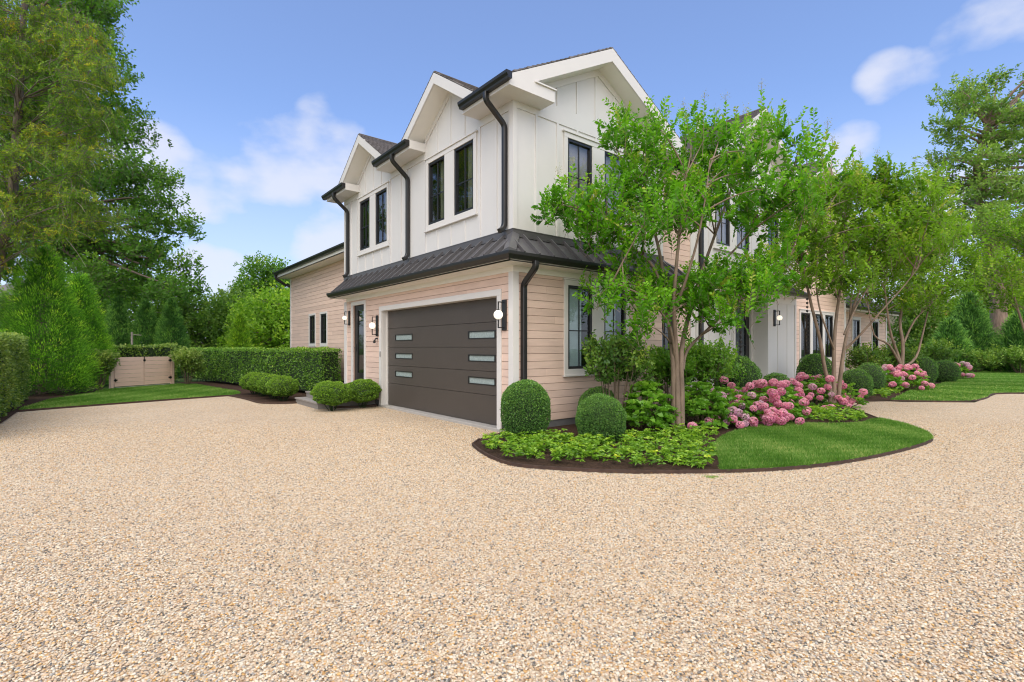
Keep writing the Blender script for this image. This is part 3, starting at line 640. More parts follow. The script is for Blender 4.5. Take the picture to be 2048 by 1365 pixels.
x_ = MB(); B2.box(x_, 13.21, 13.32, .2, 2.74, 0, .03); B2.box(x_, 14.20, 14.27, .2, 2.74, 0, .03); B2.box(x_, 13.21, 14.27, 2.74, 2.85, 0, .032); HP('door_trim', x_, 'trim')
x_ = MB(); B2.box(x_, 11.9, 16.0, -.05, .2, 0, .9); HP('entry_step', x_, 'concrete', bevel=.01)
PY = Wall('Y', 6.55); x_ = MB(); x_.box((14.28, 6.55, .1), (16.04, 7.0, 2.93)); rw = HP('return_wall', x_, 'white')
x_ = MB()
for a in (14.86, 15.45): PY.box(x_, a-.012, a+.012, .15, 2.75, 0, .012)
PY.box(x_, 15.95, 16.04, .15, 2.93, 0, .02); PY.box(x_, 14.28, 16.04, 2.75, 2.93, 0, .015); HP('batten', x_, 'white', rw)
x_ = MB(); x_.box((14.272, 6.60, .62), (14.28, 6.68, .76)); HP('outlet', x_, 'white', rw)
x_ = MB(); x_.box((14.266, 6.625, .66), (14.272, 6.655, .72)); HP('outlet_cover', x_, 'dark', rw)
lampfix(PY, 14.64, 2.33, .85)
def pent2(xa, xb, yw, yo, zt, zb, yr=None):
    mb = MB(); o = yw-yo; h = o*.9
    mb.face([(xa, yo, zb), (xb, yo, zb), (xb-h, yw, zt), (xa+h, yw, zt)]); mb.face([(xa, yo, zb), (xa+h, yw, zt), (xa, yw, zb)]); mb.face([(xb, yo, zb), (xb, yw, zb), (xb-h, yw, zt)])
    mb.box((xa, yo, zb-.03), (xb, yw, zb-.005)); s = mb; x = xa+.2
    while x < xb:
        tt = min(1, (x-xa)/h, (xb-x)/h)
        if tt > .05: seam(s, (x, yo+.01, zb+.01), (x, yo+o*tt, zb+(zt-zb)*tt), (1, 0, 0))
        x += .335
    o_ = HP('metal_pent_roof', mb, 'metalroof')
    s = MB(); s.tube([(xa, yo, zb+.02), (xa+h, yw, zt+.02)], .05, 6); HP('hip_cap', s, 'metalroof', o_); s = MB(); s.tube([(xb, yo, zb+.02), (xb-h, yw, zt+.02)], .03, 6); HP('hip_cap', s, 'metalroof', o_)
    Wy = Wall('Y', yo); gutter(Wy, xa-.05, xb+.05, zb+.01, .0)
    s = MB(); s.box((xa, yo+.005, 2.93), (xb, yw, 2.95)); s.box((xa, yo+.004, 2.93), (xb, yo+.02, 3.03)); HP('soffit', s, 'soffit', o_)
pent2(11.85, 15.98, 7.0, 6.22, 3.56, 3.05)
downspout([(11.60, 6.95, 5.75), (11.60, 6.95, .2)], .05)
rf = MB(); Ph = .667; HW = 3.2
roof_slope(rf, (CC-HW, 6.6, ZR-Ph*HW), (0, 1, 0), 8, (1, 0, 0), HW, Ph); roof_slope(rf, (CC+HW, 14.6, ZR-Ph*HW), (0, -1, 0), 8, (-1, 0, 0), HW, Ph)
rf.tube([(CC, 6.63, ZR), (CC, 14.6, ZR)], .03, 6); r2 = HP('shingle_roof', rf, 'shingle')
rk, sf = MB(), MB(); gable(rk, sf, B2, CC, ZR, Ph, HW, .40); 
for a0, a1 in ((CC-HW, CC-HW+.75), (CC+HW-.75, CC+HW)): B2.box(rk, a0, a1, 5.70, 5.97, 0, .39)
HP('rake_board', rk, 'trim', r2); HP('soffit', sf, 'soffit', r2)
x_ = MB(); x_.tube([(14.2, 8.6, 7.9), (14.2, 8.6, 8.55)], .06, 12); x_.tube([(14.2, 8.6, 8.5), (14.2, 8.6, 8.56)], .08, 12); HP('vent_pipe', x_, 'white')
# ---------------- pink gable block with the triple window
XC, XD2 = 17.1, 22.4; C3 = 19.76; ZR3 = 8.12
TW = [(18.35, 19.12), (19.32, 20.20), (20.40, 21.15)]
LIMZ[0] = 5.9
siding(B3, XC, XD2, .16, 5.9, [(a, b, 1.15, 2.69) for a, b in TW]+[(19.1, 20.4, 4.19, 5.485)], lim=lambda z: (XC+max(0, z-5.9)/.667, XD2-max(0, z-5.9)/.667))
LIMZ[0] = 99
window(B3, TW, 2.69, 1.15, cross=False, label='triple ground floor window in white surround reflecting greenery'); window(B3, [(19.1, 19.7), (19.8, 20.4)], 5.485, 4.19)
x_ = MB(); B3.box(x_, 22.27, 22.42, .1, 5.9, 0, .03); HP('corner_board', x_, 'trim'); x_ = MB(); B3.box(x_, 17.08, 17.2, .1, 5.9, 0, .03); HP('corner_board', x_, 'trim')
rf = MB(); HW = 3.0
roof_slope(rf, (C3-HW, 6.95, ZR3-Ph*HW), (0, 1, 0), 7.5, (1, 0, 0), HW, Ph); roof_slope(rf, (C3+HW, 14.45, ZR3-Ph*HW), (0, -1, 0), 7.5, (-1, 0, 0), HW, Ph); r3 = HP('shingle_roof', rf, 'shingle')
rk, sf = MB(), MB(); gable(rk, sf, B3, C3, ZR3, Ph, HW, .40)
for a0, a1 in ((C3-HW, C3-HW+.7), (C3+HW-.7, C3+HW)): B3.box(rk, a0, a1, 5.85, 6.1, 0, .39)
HP('rake_board', rk, 'trim', r3); HP('soffit', sf, 'soffit', r3)
x_ = MB(); x_.box((22.3, 7.4, .1), (22.4, 14, 5.95)); HP('side_wall', x_, 'siding')
# ---------------- low block at the far end
siding(B4, 22.4, 29.0, .16, 3.0, [(24.6, 25.4, 1.1, 2.69), (27.0, 27.8, 1.1, 2.69)])
window(B4, [(24.6, 25.4)], 2.69, 1.1); window(B4, [(27.0, 27.8)], 2.69, 1.1)
x_ = MB(); B4.box(x_, 28.88, 29.02, .1, 3.0, 0, .03); HP('corner_board', x_, 'trim')
x_ = MB(); roof_slope(x_, (22.4, 7.4, 3.15), (1, 0, 0), 7.0, (0, 1, 0), 3.5, .55); HP('shingle_roof', x_, 'shingle'); x_ = MB(); x_.box((22.4, 7.42, 3.0), (29.4, 7.8, 3.03)); x_.box((22.4, 7.40, 3.0), (29.4, 7.42, 3.16)); HP('soffit', x_, 'soffit')
gutter(Wall('Y', 7.4), 22.4, 29.4, 3.17, 0)
# rain chains of black cups
def chain(x, y, z1):
    mb = MB(); z = z1
    while z > .1:
        mb.lathe((x, y, z), [(.004, .0), (.035, .0), (.03, -.045), (.012, -.055), (.004, -.06)], 8); mb.tube([(x, y, z-.05), (x, y, z-.11)], .004, 4); z -= .115
    o = mb.build('rain_chain', M['black'], HO)
chain(15.86, 6.165, 2.93); chain(12.0, 6.16, 2.93)

# ================================================================== VEGETATION helpers
def unit(a): return a/np.maximum(np.linalg.norm(a, axis=1, keepdims=True), 1e-9)
def rdir(n, up=0.0):
    d = RNG.normal(size=(n, 3)); d[:, 2] += up; return unit(d)
def leafmesh(name, P, D, L, W, rnd, fold=.3, side=None, droop=0.0):
    """every leaf is a folded pointed blade of two faces: base, two sides, tip"""
    n = len(P); D = unit(np.asarray(D, float)); L = np.broadcast_to(L, (n,))[:, None]; W = np.broadcast_to(W, (n,))[:, None]
    S = side if side is not None else RNG.normal(size=(n, 3)); S = unit(S-(S*D).sum(1, keepdims=True)*D); Nn = np.cross(D, S)
    flip = np.where(Nn[:, 2:3] < 0, -1.0, 1.0); Nn *= flip; S *= flip
    mid = P+D*L*.48; v = np.empty((n, 4, 3)); v[:, 0] = P; v[:, 1] = mid+S*W*.5+Nn*W*fold; v[:, 2] = P+D*L-np.array([0, 0, 1])*L*droop; v[:, 3] = mid-S*W*.5+Nn*W*fold
    idx = (np.arange(n)*4)[:, None]+np.array([0, 1, 2, 0, 2, 3])
    me = bpy.data.meshes.new(name); me.vertices.add(n*4); me.vertices.foreach_set('co', v.ravel().astype('f4'))
    me.loops.add(n*6); me.loops.foreach_set('vertex_index', idx.ravel().astype('i4'))
    me.polygons.add(n*2); me.polygons.foreach_set('loop_start', (np.arange(n*2)*3).astype('i4'))
    a = me.attributes.new('rnd', 'FLOAT', 'POINT'); a.data.foreach_set('value', np.repeat(np.clip(rnd, 0, 1), 4).astype('f4'))
    me.update(calc_edges=True); return me
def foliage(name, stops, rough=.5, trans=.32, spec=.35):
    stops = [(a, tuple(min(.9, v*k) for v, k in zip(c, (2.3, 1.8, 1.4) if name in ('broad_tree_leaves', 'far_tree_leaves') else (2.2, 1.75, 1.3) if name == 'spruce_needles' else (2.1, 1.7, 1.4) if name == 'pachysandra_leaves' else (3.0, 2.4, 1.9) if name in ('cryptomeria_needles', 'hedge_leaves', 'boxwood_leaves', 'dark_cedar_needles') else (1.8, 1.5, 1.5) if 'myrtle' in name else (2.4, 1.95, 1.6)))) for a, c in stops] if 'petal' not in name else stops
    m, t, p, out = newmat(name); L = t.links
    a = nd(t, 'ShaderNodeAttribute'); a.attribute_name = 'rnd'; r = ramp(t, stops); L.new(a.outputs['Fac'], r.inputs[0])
    L.new(r.outputs[0], p.inputs['Base Color']); p.inputs['Roughness'].default_value = rough; p.inputs['Specular IOR Level'].default_value = spec
    tr = nd(t, 'ShaderNodeBsdfTranslucent'); hs = nd(t, 'ShaderNodeVectorMath', operation='MULTIPLY'); hs.inputs[1].default_value = (1.5, 1.7, .8); L.new(r.outputs[0], hs.inputs[0]); L.new(hs.outputs[0], tr.inputs[0])
    mx = nd(t, 'ShaderNodeMixShader'); mx.inputs[0].default_value = trans; L.new(p.outputs[0], mx.inputs[1]); L.new(tr.outputs[0], mx.inputs[2]); L.new(mx.outputs[0], out.inputs[0])
    return m
F = {}
F['myrtle'] = foliage('myrtle_leaves', [(0, (.018, .075, .004)), (.45, (.045, .165, .006)), (.8, (.095, .265, .010)), (.97, (.14, .31, .02)), (1, (.19, .26, .04))], .45, .42, .25)
F['myrtle2'] = foliage('myrtle_leaves_yellow', [(0, (.026, .080, .005)), (.45, (.068, .165, .008)), (.8, (.115, .25, .014)), (.96, (.16, .28, .02)), (1, (.19, .25, .04))], .45, .42, .25)
F['elm'] = foliage('broad_tree_leaves', [(0, (.020, .065, .012)), (.5, (.047, .132, .020)), (.85, (.092, .20, .028)), (1, (.15, .26, .035))], .5, .4, .25)
F['pale'] = foliage('pale_tree_leaves', [(0, (.035, .085, .018)), (.5, (.075, .16, .03)), (1, (.15, .25, .05))], .5, .35)
F['forest'] = foliage('far_tree_leaves', [(0, (.022, .060, .014)), (.5, (.050, .125, .022)), (1, (.11, .20, .035))], .55, .35)
F['bright'] = foliage('bright_tree_leaves', [(0, (.045, .11, .012)), (.5, (.09, .20, .020)), (1, (.19, .30, .03))], .5, .4)
F['cedar'] = foliage('cryptomeria_needles', [(0, (.012, .045, .007)), (.42, (.042, .14, .012)), (.8, (.11, .26, .022)), (1, (.24, .38, .04))], .55, .25, .25)
F['cedard'] = foliage('dark_cedar_needles', [(0, (.012, .040, .012)), (.5, (.034, .105, .025)), (1, (.095, .21, .045))], .6, .22, .25)
F['spruce'] = foliage('spruce_needles', [(0, (.028, .080, .012)), (.35, (.062, .150, .018)), (.65, (.13, .215, .020)), (.88, (.26, .26, .025)), (1, (.15, .07, .03))], .6, .3, .25)
F['box'] = foliage('boxwood_leaves', [(0, (.012, .045, .010)), (.5, (.034, .100, .022)), (1, (.085, .180, .040))], .4, .2, .45)
F['bush'] = foliage('round_bush_leaves', [(0, (.025, .070, .008)), (.5, (.065, .155, .014)), (1, (.14, .25, .03))], .45, .3, .45)
F['hedge'] = foliage('hedge_leaves', [(0, (.018, .055, .010)), (.5, (.048, .125, .016)), (.9, (.11, .21, .03)), (1, (.22, .30, .07))], .4, .3, .5)
F['hedgep'] = foliage('pale_hedge_leaves', [(0, (.03, .075, .014)), (.5, (.085, .16, .030)), (1, (.20, .28, .08))], .4, .3, .5)
F['hyd'] = foliage('hydrangea_leaves', [(0, (.025, .080, .010)), (.5, (.060, .165, .018)), (1, (.13, .26, .03))], .42, .35, .45)
F['pani'] = foliage('panicle_hydrangea_leaves', [(0, (.015, .050, .010)), (.5, (.045, .115, .018)), (.94, (.12, .21, .03)), (1, (.30, .38, .12))], .45, .3, .4)
F['pach'] = foliage('pachysandra_leaves', [(0, (.035, .10, .010)), (.45, (.085, .20, .018)), (.85, (.17, .30, .028)), (1, (.32, .40, .03))], .4, .3, .45)
F['grass'] = foliage('grass_blades', [(0, (.020, .070, .008)), (.4, (.050, .135, .018)), (.8, (.105, .195, .060)), (1, (.23, .27, .13))], .5, .4, .3)
F['pink'] = foliage('pink_petals', [(0, (.45, .11, .25)), (.35, (.68, .24, .42)), (.7, (.80, .40, .56)), (1, (.86, .64, .74))], .6, .3, .2)
F['lilac'] = foliage('lilac_petals', [(0, (.42, .20, .36)), (.5, (.66, .38, .55)), (1, (.84, .68, .78))], .6, .3, .2)
F['bud'] = foliage('seed_buds', [(0, (.10, .13, .07)), (.5, (.16, .20, .13)), (1, (.20, .24, .2))], .6, .2, .2)
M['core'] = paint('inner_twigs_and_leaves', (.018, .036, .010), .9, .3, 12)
M['bark'] = paint('smooth_tan_bark', (.20, .142, .10), .7, .42, 4, .6, 30, stretch=(3, 3, .7))
M['bark2'] = paint('grey_brown_bark', (.13, .10, .075), .9, .35, 9, 1.0, 22, stretch=(3, 3, .5))
M['bark3'] = paint('pale_grey_limb_bark', (.26, .225, .185), .85, .3, 4, .7, 18, stretch=(2, 2, .6))
M['bark4'] = paint('brown_ridged_bark', (.22, .155, .115), .9, .45, 7, 1.0, 16, stretch=(3, 3, .4))
M['twig'] = paint('brown_twigs', (.12, .085, .055), .85, .3, 8)
M['twiggrey'] = paint('bare_grey_twigs', (.34, .28, .23), .85, .2, 8)
def bez(a, b, c, n): return [tuple(Vector(a)*(1-t)**2+Vector(b)*2*t*(1-t)+Vector(c)*t*t) for t in np.linspace(0, 1, n)]
class Leaves:
    def __init__(s): s.P, s.D, s.L, s.W, s.R = [], [], [], [], []
    def add(s, P, D, L, W, R):
        n = len(P); s.P.append(P); s.D.append(D); s.L.append(np.broadcast_to(L, (n,))); s.W.append(np.broadcast_to(W, (n,))); s.R.append(np.broadcast_to(R, (n,)))
    def build(s, name, mat, parent=None, fold=.25, droop=.05, origin=None):
        me = leafmesh(name, np.vstack(s.P), np.vstack(s.D), np.concatenate(s.L), np.concatenate(s.W), np.concatenate(s.R), fold, None, droop)
        return link(name, me, mat, parent, origin)
def twigs(LV, MBt, c, r, nt, nl, leaf, up=.6, twl=.5, base=None, tr=.004, rbase=.5, squash=(1, 1, .8), flat=False, lw=.5, bend=.15):
    """nt leafy twigs growing from the inside of a clump to its surface, nl leaves along each"""
    c = np.array(c, float); sq = np.array(squash)
    cq = RNG.normal()*.09
    for i in range(nt):
        d = rdir(1, up)[0]; tip = c+d*sq*r*(.55+.5*RNG.random()); st = tip-(d*.6+np.array([0, 0, .45])*np.sign(up+.01)+RNG.normal(size=3)*.25)*twl*r
        ctrl = (st+tip)/2+RNG.normal(size=3)*bend*r
        t = np.linspace(.12, 1, nl)[:, None]; P = st*(1-t)**2+ctrl*2*t*(1-t)+tip*t*t; T = unit(2*(1-t)*(ctrl-st)+2*t*(tip-ctrl))
        sd = unit(np.cross(T, np.array([0, 0, 1.])+RNG.normal(size=3)*.45) if flat else np.cross(T, RNG.normal(size=3))); sg = np.where(np.arange(nl) % 2 == 0, 1, -1)[:, None]
        D = unit(T*.75+sd*sg*.85+RNG.normal(size=(nl, 3))*(.10 if flat else .22))
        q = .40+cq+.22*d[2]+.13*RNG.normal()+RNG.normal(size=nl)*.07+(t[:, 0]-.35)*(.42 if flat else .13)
        LV.add(P, D, leaf*(.7+.5*RNG.random(nl))*(1.15-.45*t[:, 0]), leaf*lw*(.8+.4*RNG.random(nl)), q)
        if MBt is not None: MBt.tube([tuple(st), tuple(ctrl*.5+(st+tip)*.25), tuple(tip)], [tr, tr*.8, tr*.4], 3, cap=False)
def inpoly(x, y, poly):
    c = False; n = len(poly)
    for i in range(n):
        (x1, y1), (x2, y2) = poly[i], poly[i-1]
        if (y1 > y) != (y2 > y) and x < (x2-x1)*(y-y1)/(y2-y1)+x1: c = not c
    return c
def fill(poly, n, depth, dd, mind=None, seed=1):
    """crown clump centres spread through a crown outline (columns, rows seen from the drive) and through its depth"""
    R = random.Random(seed); xs = [p[0] for p in poly]; ys = [p[1] for p in poly]; out = []; tries = 0
    while len(out) < n and tries < n*60:
        tries += 1; x, y = R.uniform(min(xs), max(xs)), R.uniform(min(ys), max(ys))
        if not inpoly(x, y, poly): continue
        if mind and any((x-a)**2+(y-b)**2 < mind*mind for a, b, _ in out) and R.random() < .8: continue
        out.append((x, y, R.gauss(0, .5)*dd))
    return [at(x, depth+k, y) for x, y, k in out]
def limbs(mb, trunk, clumps, r0=.05, r1=.012, n=5, sway=.15, lo=.45, R=None):
    """one curved limb from the trunk to each clump"""
    R = R or random.Random(3); T = [Vector(a).lerp(Vector(b), t/6) for a, b in zip(trunk, trunk[1:]) for t in range(6)]+[Vector(trunk[-1])]
    for c in clumps:
        c = Vector(c); best = min(range(int(len(T)*lo), len(T)), key=lambda i: (T[i]-c).length+max(0, T[i].z-c.z+.3)*2)
        a = T[best]; m = (a+c)/2+Vector((R.uniform(-1, 1), R.uniform(-1, 1), R.uniform(-.2, 1)))*(c-a).length*sway
        rr = min(r0, r0*(.45+.4*(c-a).length/4)); mb.tube(bez(a, m, c, n), list(np.linspace(rr, r1, n)), 5, cap=False)
def tree(name, label, cat, group, base, trunk, tr, clumps, cr, leaf, mat, bark='bark2', nt=26, nl=9, up=.35, limb=.05, lw=.5, lo=.4, squash=(1, 1, .75), twl=.7, tw=True):
    T = empty(name, (*base, 0), label, cat, group)
    mb = MB(); mb.tube(trunk, tr, 12, cap=False); limbs(mb, trunk, clumps, limb, .012, lo=lo, R=random.Random(len(clumps)))
    LV = Leaves()
    for c in clumps:
        twigs(LV, mb if tw else None, c, cr*(.75+.5*RNG.random()), nt, nl, leaf, up=up, lw=lw, squash=squash, twl=twl, tr=.008 if leaf > .1 else .004)
    link('trunk', mb.mesh('trunk', fixn=False, smooth=True), M[bark], T); LV.build('crown', F[mat], T); return T

def shell(n, a, b, h, z0, power=1.0, z_flat=.25):
    """points and outward directions on a dome of half axes a, b and height h (round top, fuller low down)"""
    u = RNG.random(n); th = RNG.random(n)*2*math.pi; ph = np.arcsin(np.clip(u*1.25-.25, -.25, 1)); cz, sz = np.cos(ph), np.sin(ph)
    d = np.stack([cz*np.cos(th), cz*np.sin(th), sz], 1); return d
def dome(name, label, cat, group, px, depth, wid, h, mat, leaf=.022, n=9000, stems=False, base=None, tall=.5, lumps=.03, colv=.5, lw=.62, pos=None, label2=None):
    """clipped bush: a rounded body of small leaves standing off a dark twiggy heart"""
    x, y = pos or at(px, depth); T = empty(name, (x, y, 0), label, cat, group); a = wid/2
    zb = h*(.22 if stems else .0); hh = h-zb; zc = zb+hh*tall      # widest level
    d = RNG.normal(size=(n, 3)); d = unit(d); up = d[:, 2] > 0
    R_ = np.ones(n); ph = RNG.random((6, 3))*6
    for k in range(6): R_ += lumps/2*np.sin(d@ (RNG.normal(size=3)*(3+2*k))+ph[k, 0])
    R_ *= 1-np.abs(RNG.normal(size=n))*.03+np.maximum(0, RNG.normal(size=n)-1.6)*.05
    hz = np.where(up, h-zc, zc-zb); e = 2.6                          # squarer below
    q = np.where(up, 1, 1/np.maximum((np.abs(d[:, 2])**e+np.linalg.norm(d[:, :2], axis=1)**e)**(1/e), .3))
    P = np.stack([d[:, 0]*a*R_*q, d[:, 1]*a*R_*q, zc+d[:, 2]*hz*R_*q], 1); P[:, 2] = np.maximum(P[:, 2], .02)
    D = unit(d+RNG.normal(size=(n, 3))*.65+np.array([0, 0, .25])); P0 = P-D*leaf*.5
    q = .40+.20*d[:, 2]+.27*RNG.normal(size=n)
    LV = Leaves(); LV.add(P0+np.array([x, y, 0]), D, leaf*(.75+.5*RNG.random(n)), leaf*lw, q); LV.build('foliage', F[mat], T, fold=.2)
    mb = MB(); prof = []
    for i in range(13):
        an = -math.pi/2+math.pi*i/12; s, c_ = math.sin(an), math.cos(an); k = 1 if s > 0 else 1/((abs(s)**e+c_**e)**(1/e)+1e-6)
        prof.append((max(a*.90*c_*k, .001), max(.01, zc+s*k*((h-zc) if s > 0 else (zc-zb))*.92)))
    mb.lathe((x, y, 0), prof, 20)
    if stems:
        for k in range(14):
            t_ = random.random()*6.28; rr = a*.6*math.sqrt(random.random()); mb.tube([(x+.3*rr*math.cos(t_), y+.3*rr*math.sin(t_), 0), (x+rr*math.cos(t_), y+rr*math.sin(t_), zb+.12)], .008, 4)
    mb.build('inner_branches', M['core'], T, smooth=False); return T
def shrub(name, label, cat, group, px, depth, wid, h, mat, leaf=.09, nt=60, nl=8, stems=6, zb=.25, up=.5, clumps=9, lw=.55, pos=None, extra=None, core=.55):
    """loose leafy shrub: stems fan out from the base, each ending in clumps of leafy shoots"""
    x, y = pos or at(px, depth); T = empty(name, (x, y, 0), label, cat, group); mb, LV = MB(), Leaves(); a = wid/2; cs = []
    for k in range(clumps):
        t_ = 2*math.pi*k/clumps*2.4; rr = a*.62*math.sqrt((k+.5)/clumps); z = zb+(h-zb)*(.35+.42*random.random()*(1-.4*rr/a)); cs.append((x+rr*math.cos(t_), y+rr*math.sin(t_), z))
    cs.append((x, y, zb+(h-zb)*.62))
    for i, c in enumerate(cs):
        m = ((x+c[0])/2, (y+c[1])/2, c[2]*.35); mb.tube(bez((x+(c[0]-x)*.12, y+(c[1]-y)*.12, 0), m, c, 5), [.014, .012, .010, .008, .006], 5, cap=False)
        twigs(LV, mb, c, a*.50, nt//len(cs)+1, nl, leaf, up=up, lw=lw, twl=.8, tr=.003, squash=(1, 1, min(1.2, (h-zb)/wid*1.1)))
    if extra: extra(T, x, y, a, h, zb)
    link('stems', mb.mesh('stems', fixn=False, smooth=True), M['twig'], T); LV.build('foliage', F[mat], T); return T
def boxhedge(name, label, group, p0, p1, thick, h, mat, leaf=.06, n=9000, zb=.0, wob=.06, lw=.6):
    """clipped hedge from p0 to p1, leaves on every face of a slightly wavy box"""
    p0, p1 = np.array(p0), np.array(p1); Lh = np.linalg.norm(p1-p0); T = empty(name, (*((p0+p1)/2), 0), label, 'hedge', group)
    ax = np.array([*((p1-p0)/Lh), 0]); nx = np.array([-ax[1], ax[0], 0]); areas = [Lh*h, Lh*h, Lh*thick, thick*h, thick*h]; pr = np.array(areas)/sum(areas); f = RNG.choice(5, n, p=pr)
    u, v = RNG.random(n), RNG.random(n); P = np.zeros((n, 3)); Nn = np.zeros((n, 3)); c0 = np.array([*p0, 0])
    for k in range(5):
        m_ = f == k; uu, vv = u[m_][:, None], v[m_][:, None]
        if k < 2: s = (1 if k else -1); P[m_] = c0+ax*Lh*uu+nx*thick/2*s+np.array([0, 0, 1])*h*vv; Nn[m_] = nx*s
        elif k == 2: P[m_] = c0+ax*Lh*uu+nx*thick*(vv-.5)+np.array([0, 0, h]); Nn[m_] = (0, 0, 1)
        else: P[m_] = c0+(ax*Lh if k == 3 else 0)+nx*thick*(uu-.5)+np.array([0, 0, 1])*h*vv; Nn[m_] = ax*(1 if k == 3 else -1)
    wv = np.sin(P@np.array([2.1, 1.7, 3.3]))*.5+np.sin(P@np.array([5.1, -4.3, 4.1])+1)*.35+np.sin(P@np.array([-11, 9, 8])+2)*.25
    P += Nn*(wv[:, None]*wob-np.abs(RNG.normal(size=(n, 1)))*.05+.01)
    lo = P[:, 2] < zb+.15*RNG.random(n); P = P[~lo]; Nn = Nn[~lo]; n = len(P); wv = wv[~lo]
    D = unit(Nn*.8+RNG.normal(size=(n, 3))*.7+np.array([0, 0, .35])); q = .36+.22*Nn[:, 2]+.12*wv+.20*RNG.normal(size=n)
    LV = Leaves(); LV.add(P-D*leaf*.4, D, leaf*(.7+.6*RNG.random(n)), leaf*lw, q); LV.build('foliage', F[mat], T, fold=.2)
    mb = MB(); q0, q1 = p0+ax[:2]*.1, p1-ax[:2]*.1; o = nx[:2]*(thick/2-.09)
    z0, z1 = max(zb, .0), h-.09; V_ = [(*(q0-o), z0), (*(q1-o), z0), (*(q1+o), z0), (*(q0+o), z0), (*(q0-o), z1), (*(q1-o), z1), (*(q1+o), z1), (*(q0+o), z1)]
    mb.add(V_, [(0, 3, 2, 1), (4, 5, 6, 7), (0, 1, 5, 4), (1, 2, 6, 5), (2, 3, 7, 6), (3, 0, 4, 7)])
    for k in range(int(Lh*5)):
        t_ = random.random(); b = q0*(1-t_)+q1*t_+o*random.uniform(-.6, .6); mb.tube([(*b, 0), (b[0]+random.uniform(-.08, .08), b[1]+random.uniform(-.08, .08), zb+.25)], .012, 4, cap=False)
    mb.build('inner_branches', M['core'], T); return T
def conifer(name, label, group, px, depth, h, wid, mat, puffs=170, nn=70, nL=.13, base=0.0, pos=None, tip=.12, low=.03, sprd=.5):
    """conical evergreen made of puffs of upswept needle shoots on short branches round a trunk"""
    x, y = pos or at(px, depth); T = empty(name, (x, y, 0), label, 'tree', group); mb, LV = MB(), Leaves(); mb.tube([(x, y, 0), (x, y, h*.96)], [wid*.035+.03, .01], 7, cap=False)
    for i in range(puffs):
        f = (i+RNG.random())/puffs; f = 1-(1-f)**.62; z = h*(low+(.985-low)*f); rr = wid/2*((1-f)**.8*(1-tip)+tip*(1-f)**.3*1.0)*(.82+.24*RNG.random()); th = i*2.39996+RNG.random()*.5
        if f < .08: rr *= .85
        o = np.array([math.cos(th), math.sin(th), 0]); c = np.array([x, y, z])+o*rr*.86; ps = wid*.10*(1.15-.55*f)+.05
        if i % 2 == 0: mb.tube([(x, y, max(z-.25*rr, .05)), tuple(c)], [.02, .006], 4, cap=False)
        d = rdir(nn); P = c+d*ps*np.array([1, 1, .95])*(.35+.65*RNG.random((nn, 1))); D = unit(d*.8+o*.55+np.array([0, 0, .75])+RNG.normal(size=(nn, 3))*.2)
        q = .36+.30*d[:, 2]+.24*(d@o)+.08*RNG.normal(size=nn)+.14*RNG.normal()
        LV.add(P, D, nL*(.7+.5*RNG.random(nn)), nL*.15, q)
    # inner foliage that keeps the cone from being see-through
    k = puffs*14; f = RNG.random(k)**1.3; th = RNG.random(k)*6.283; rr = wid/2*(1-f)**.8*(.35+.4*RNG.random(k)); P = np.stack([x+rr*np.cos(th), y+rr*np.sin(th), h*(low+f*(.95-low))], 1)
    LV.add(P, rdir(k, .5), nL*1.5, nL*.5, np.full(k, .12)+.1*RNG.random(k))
    link('trunk', mb.mesh('trunk', fixn=False), M['bark2'], T); LV.build('foliage', F[mat], T, fold=.1, droop=-.05); return T

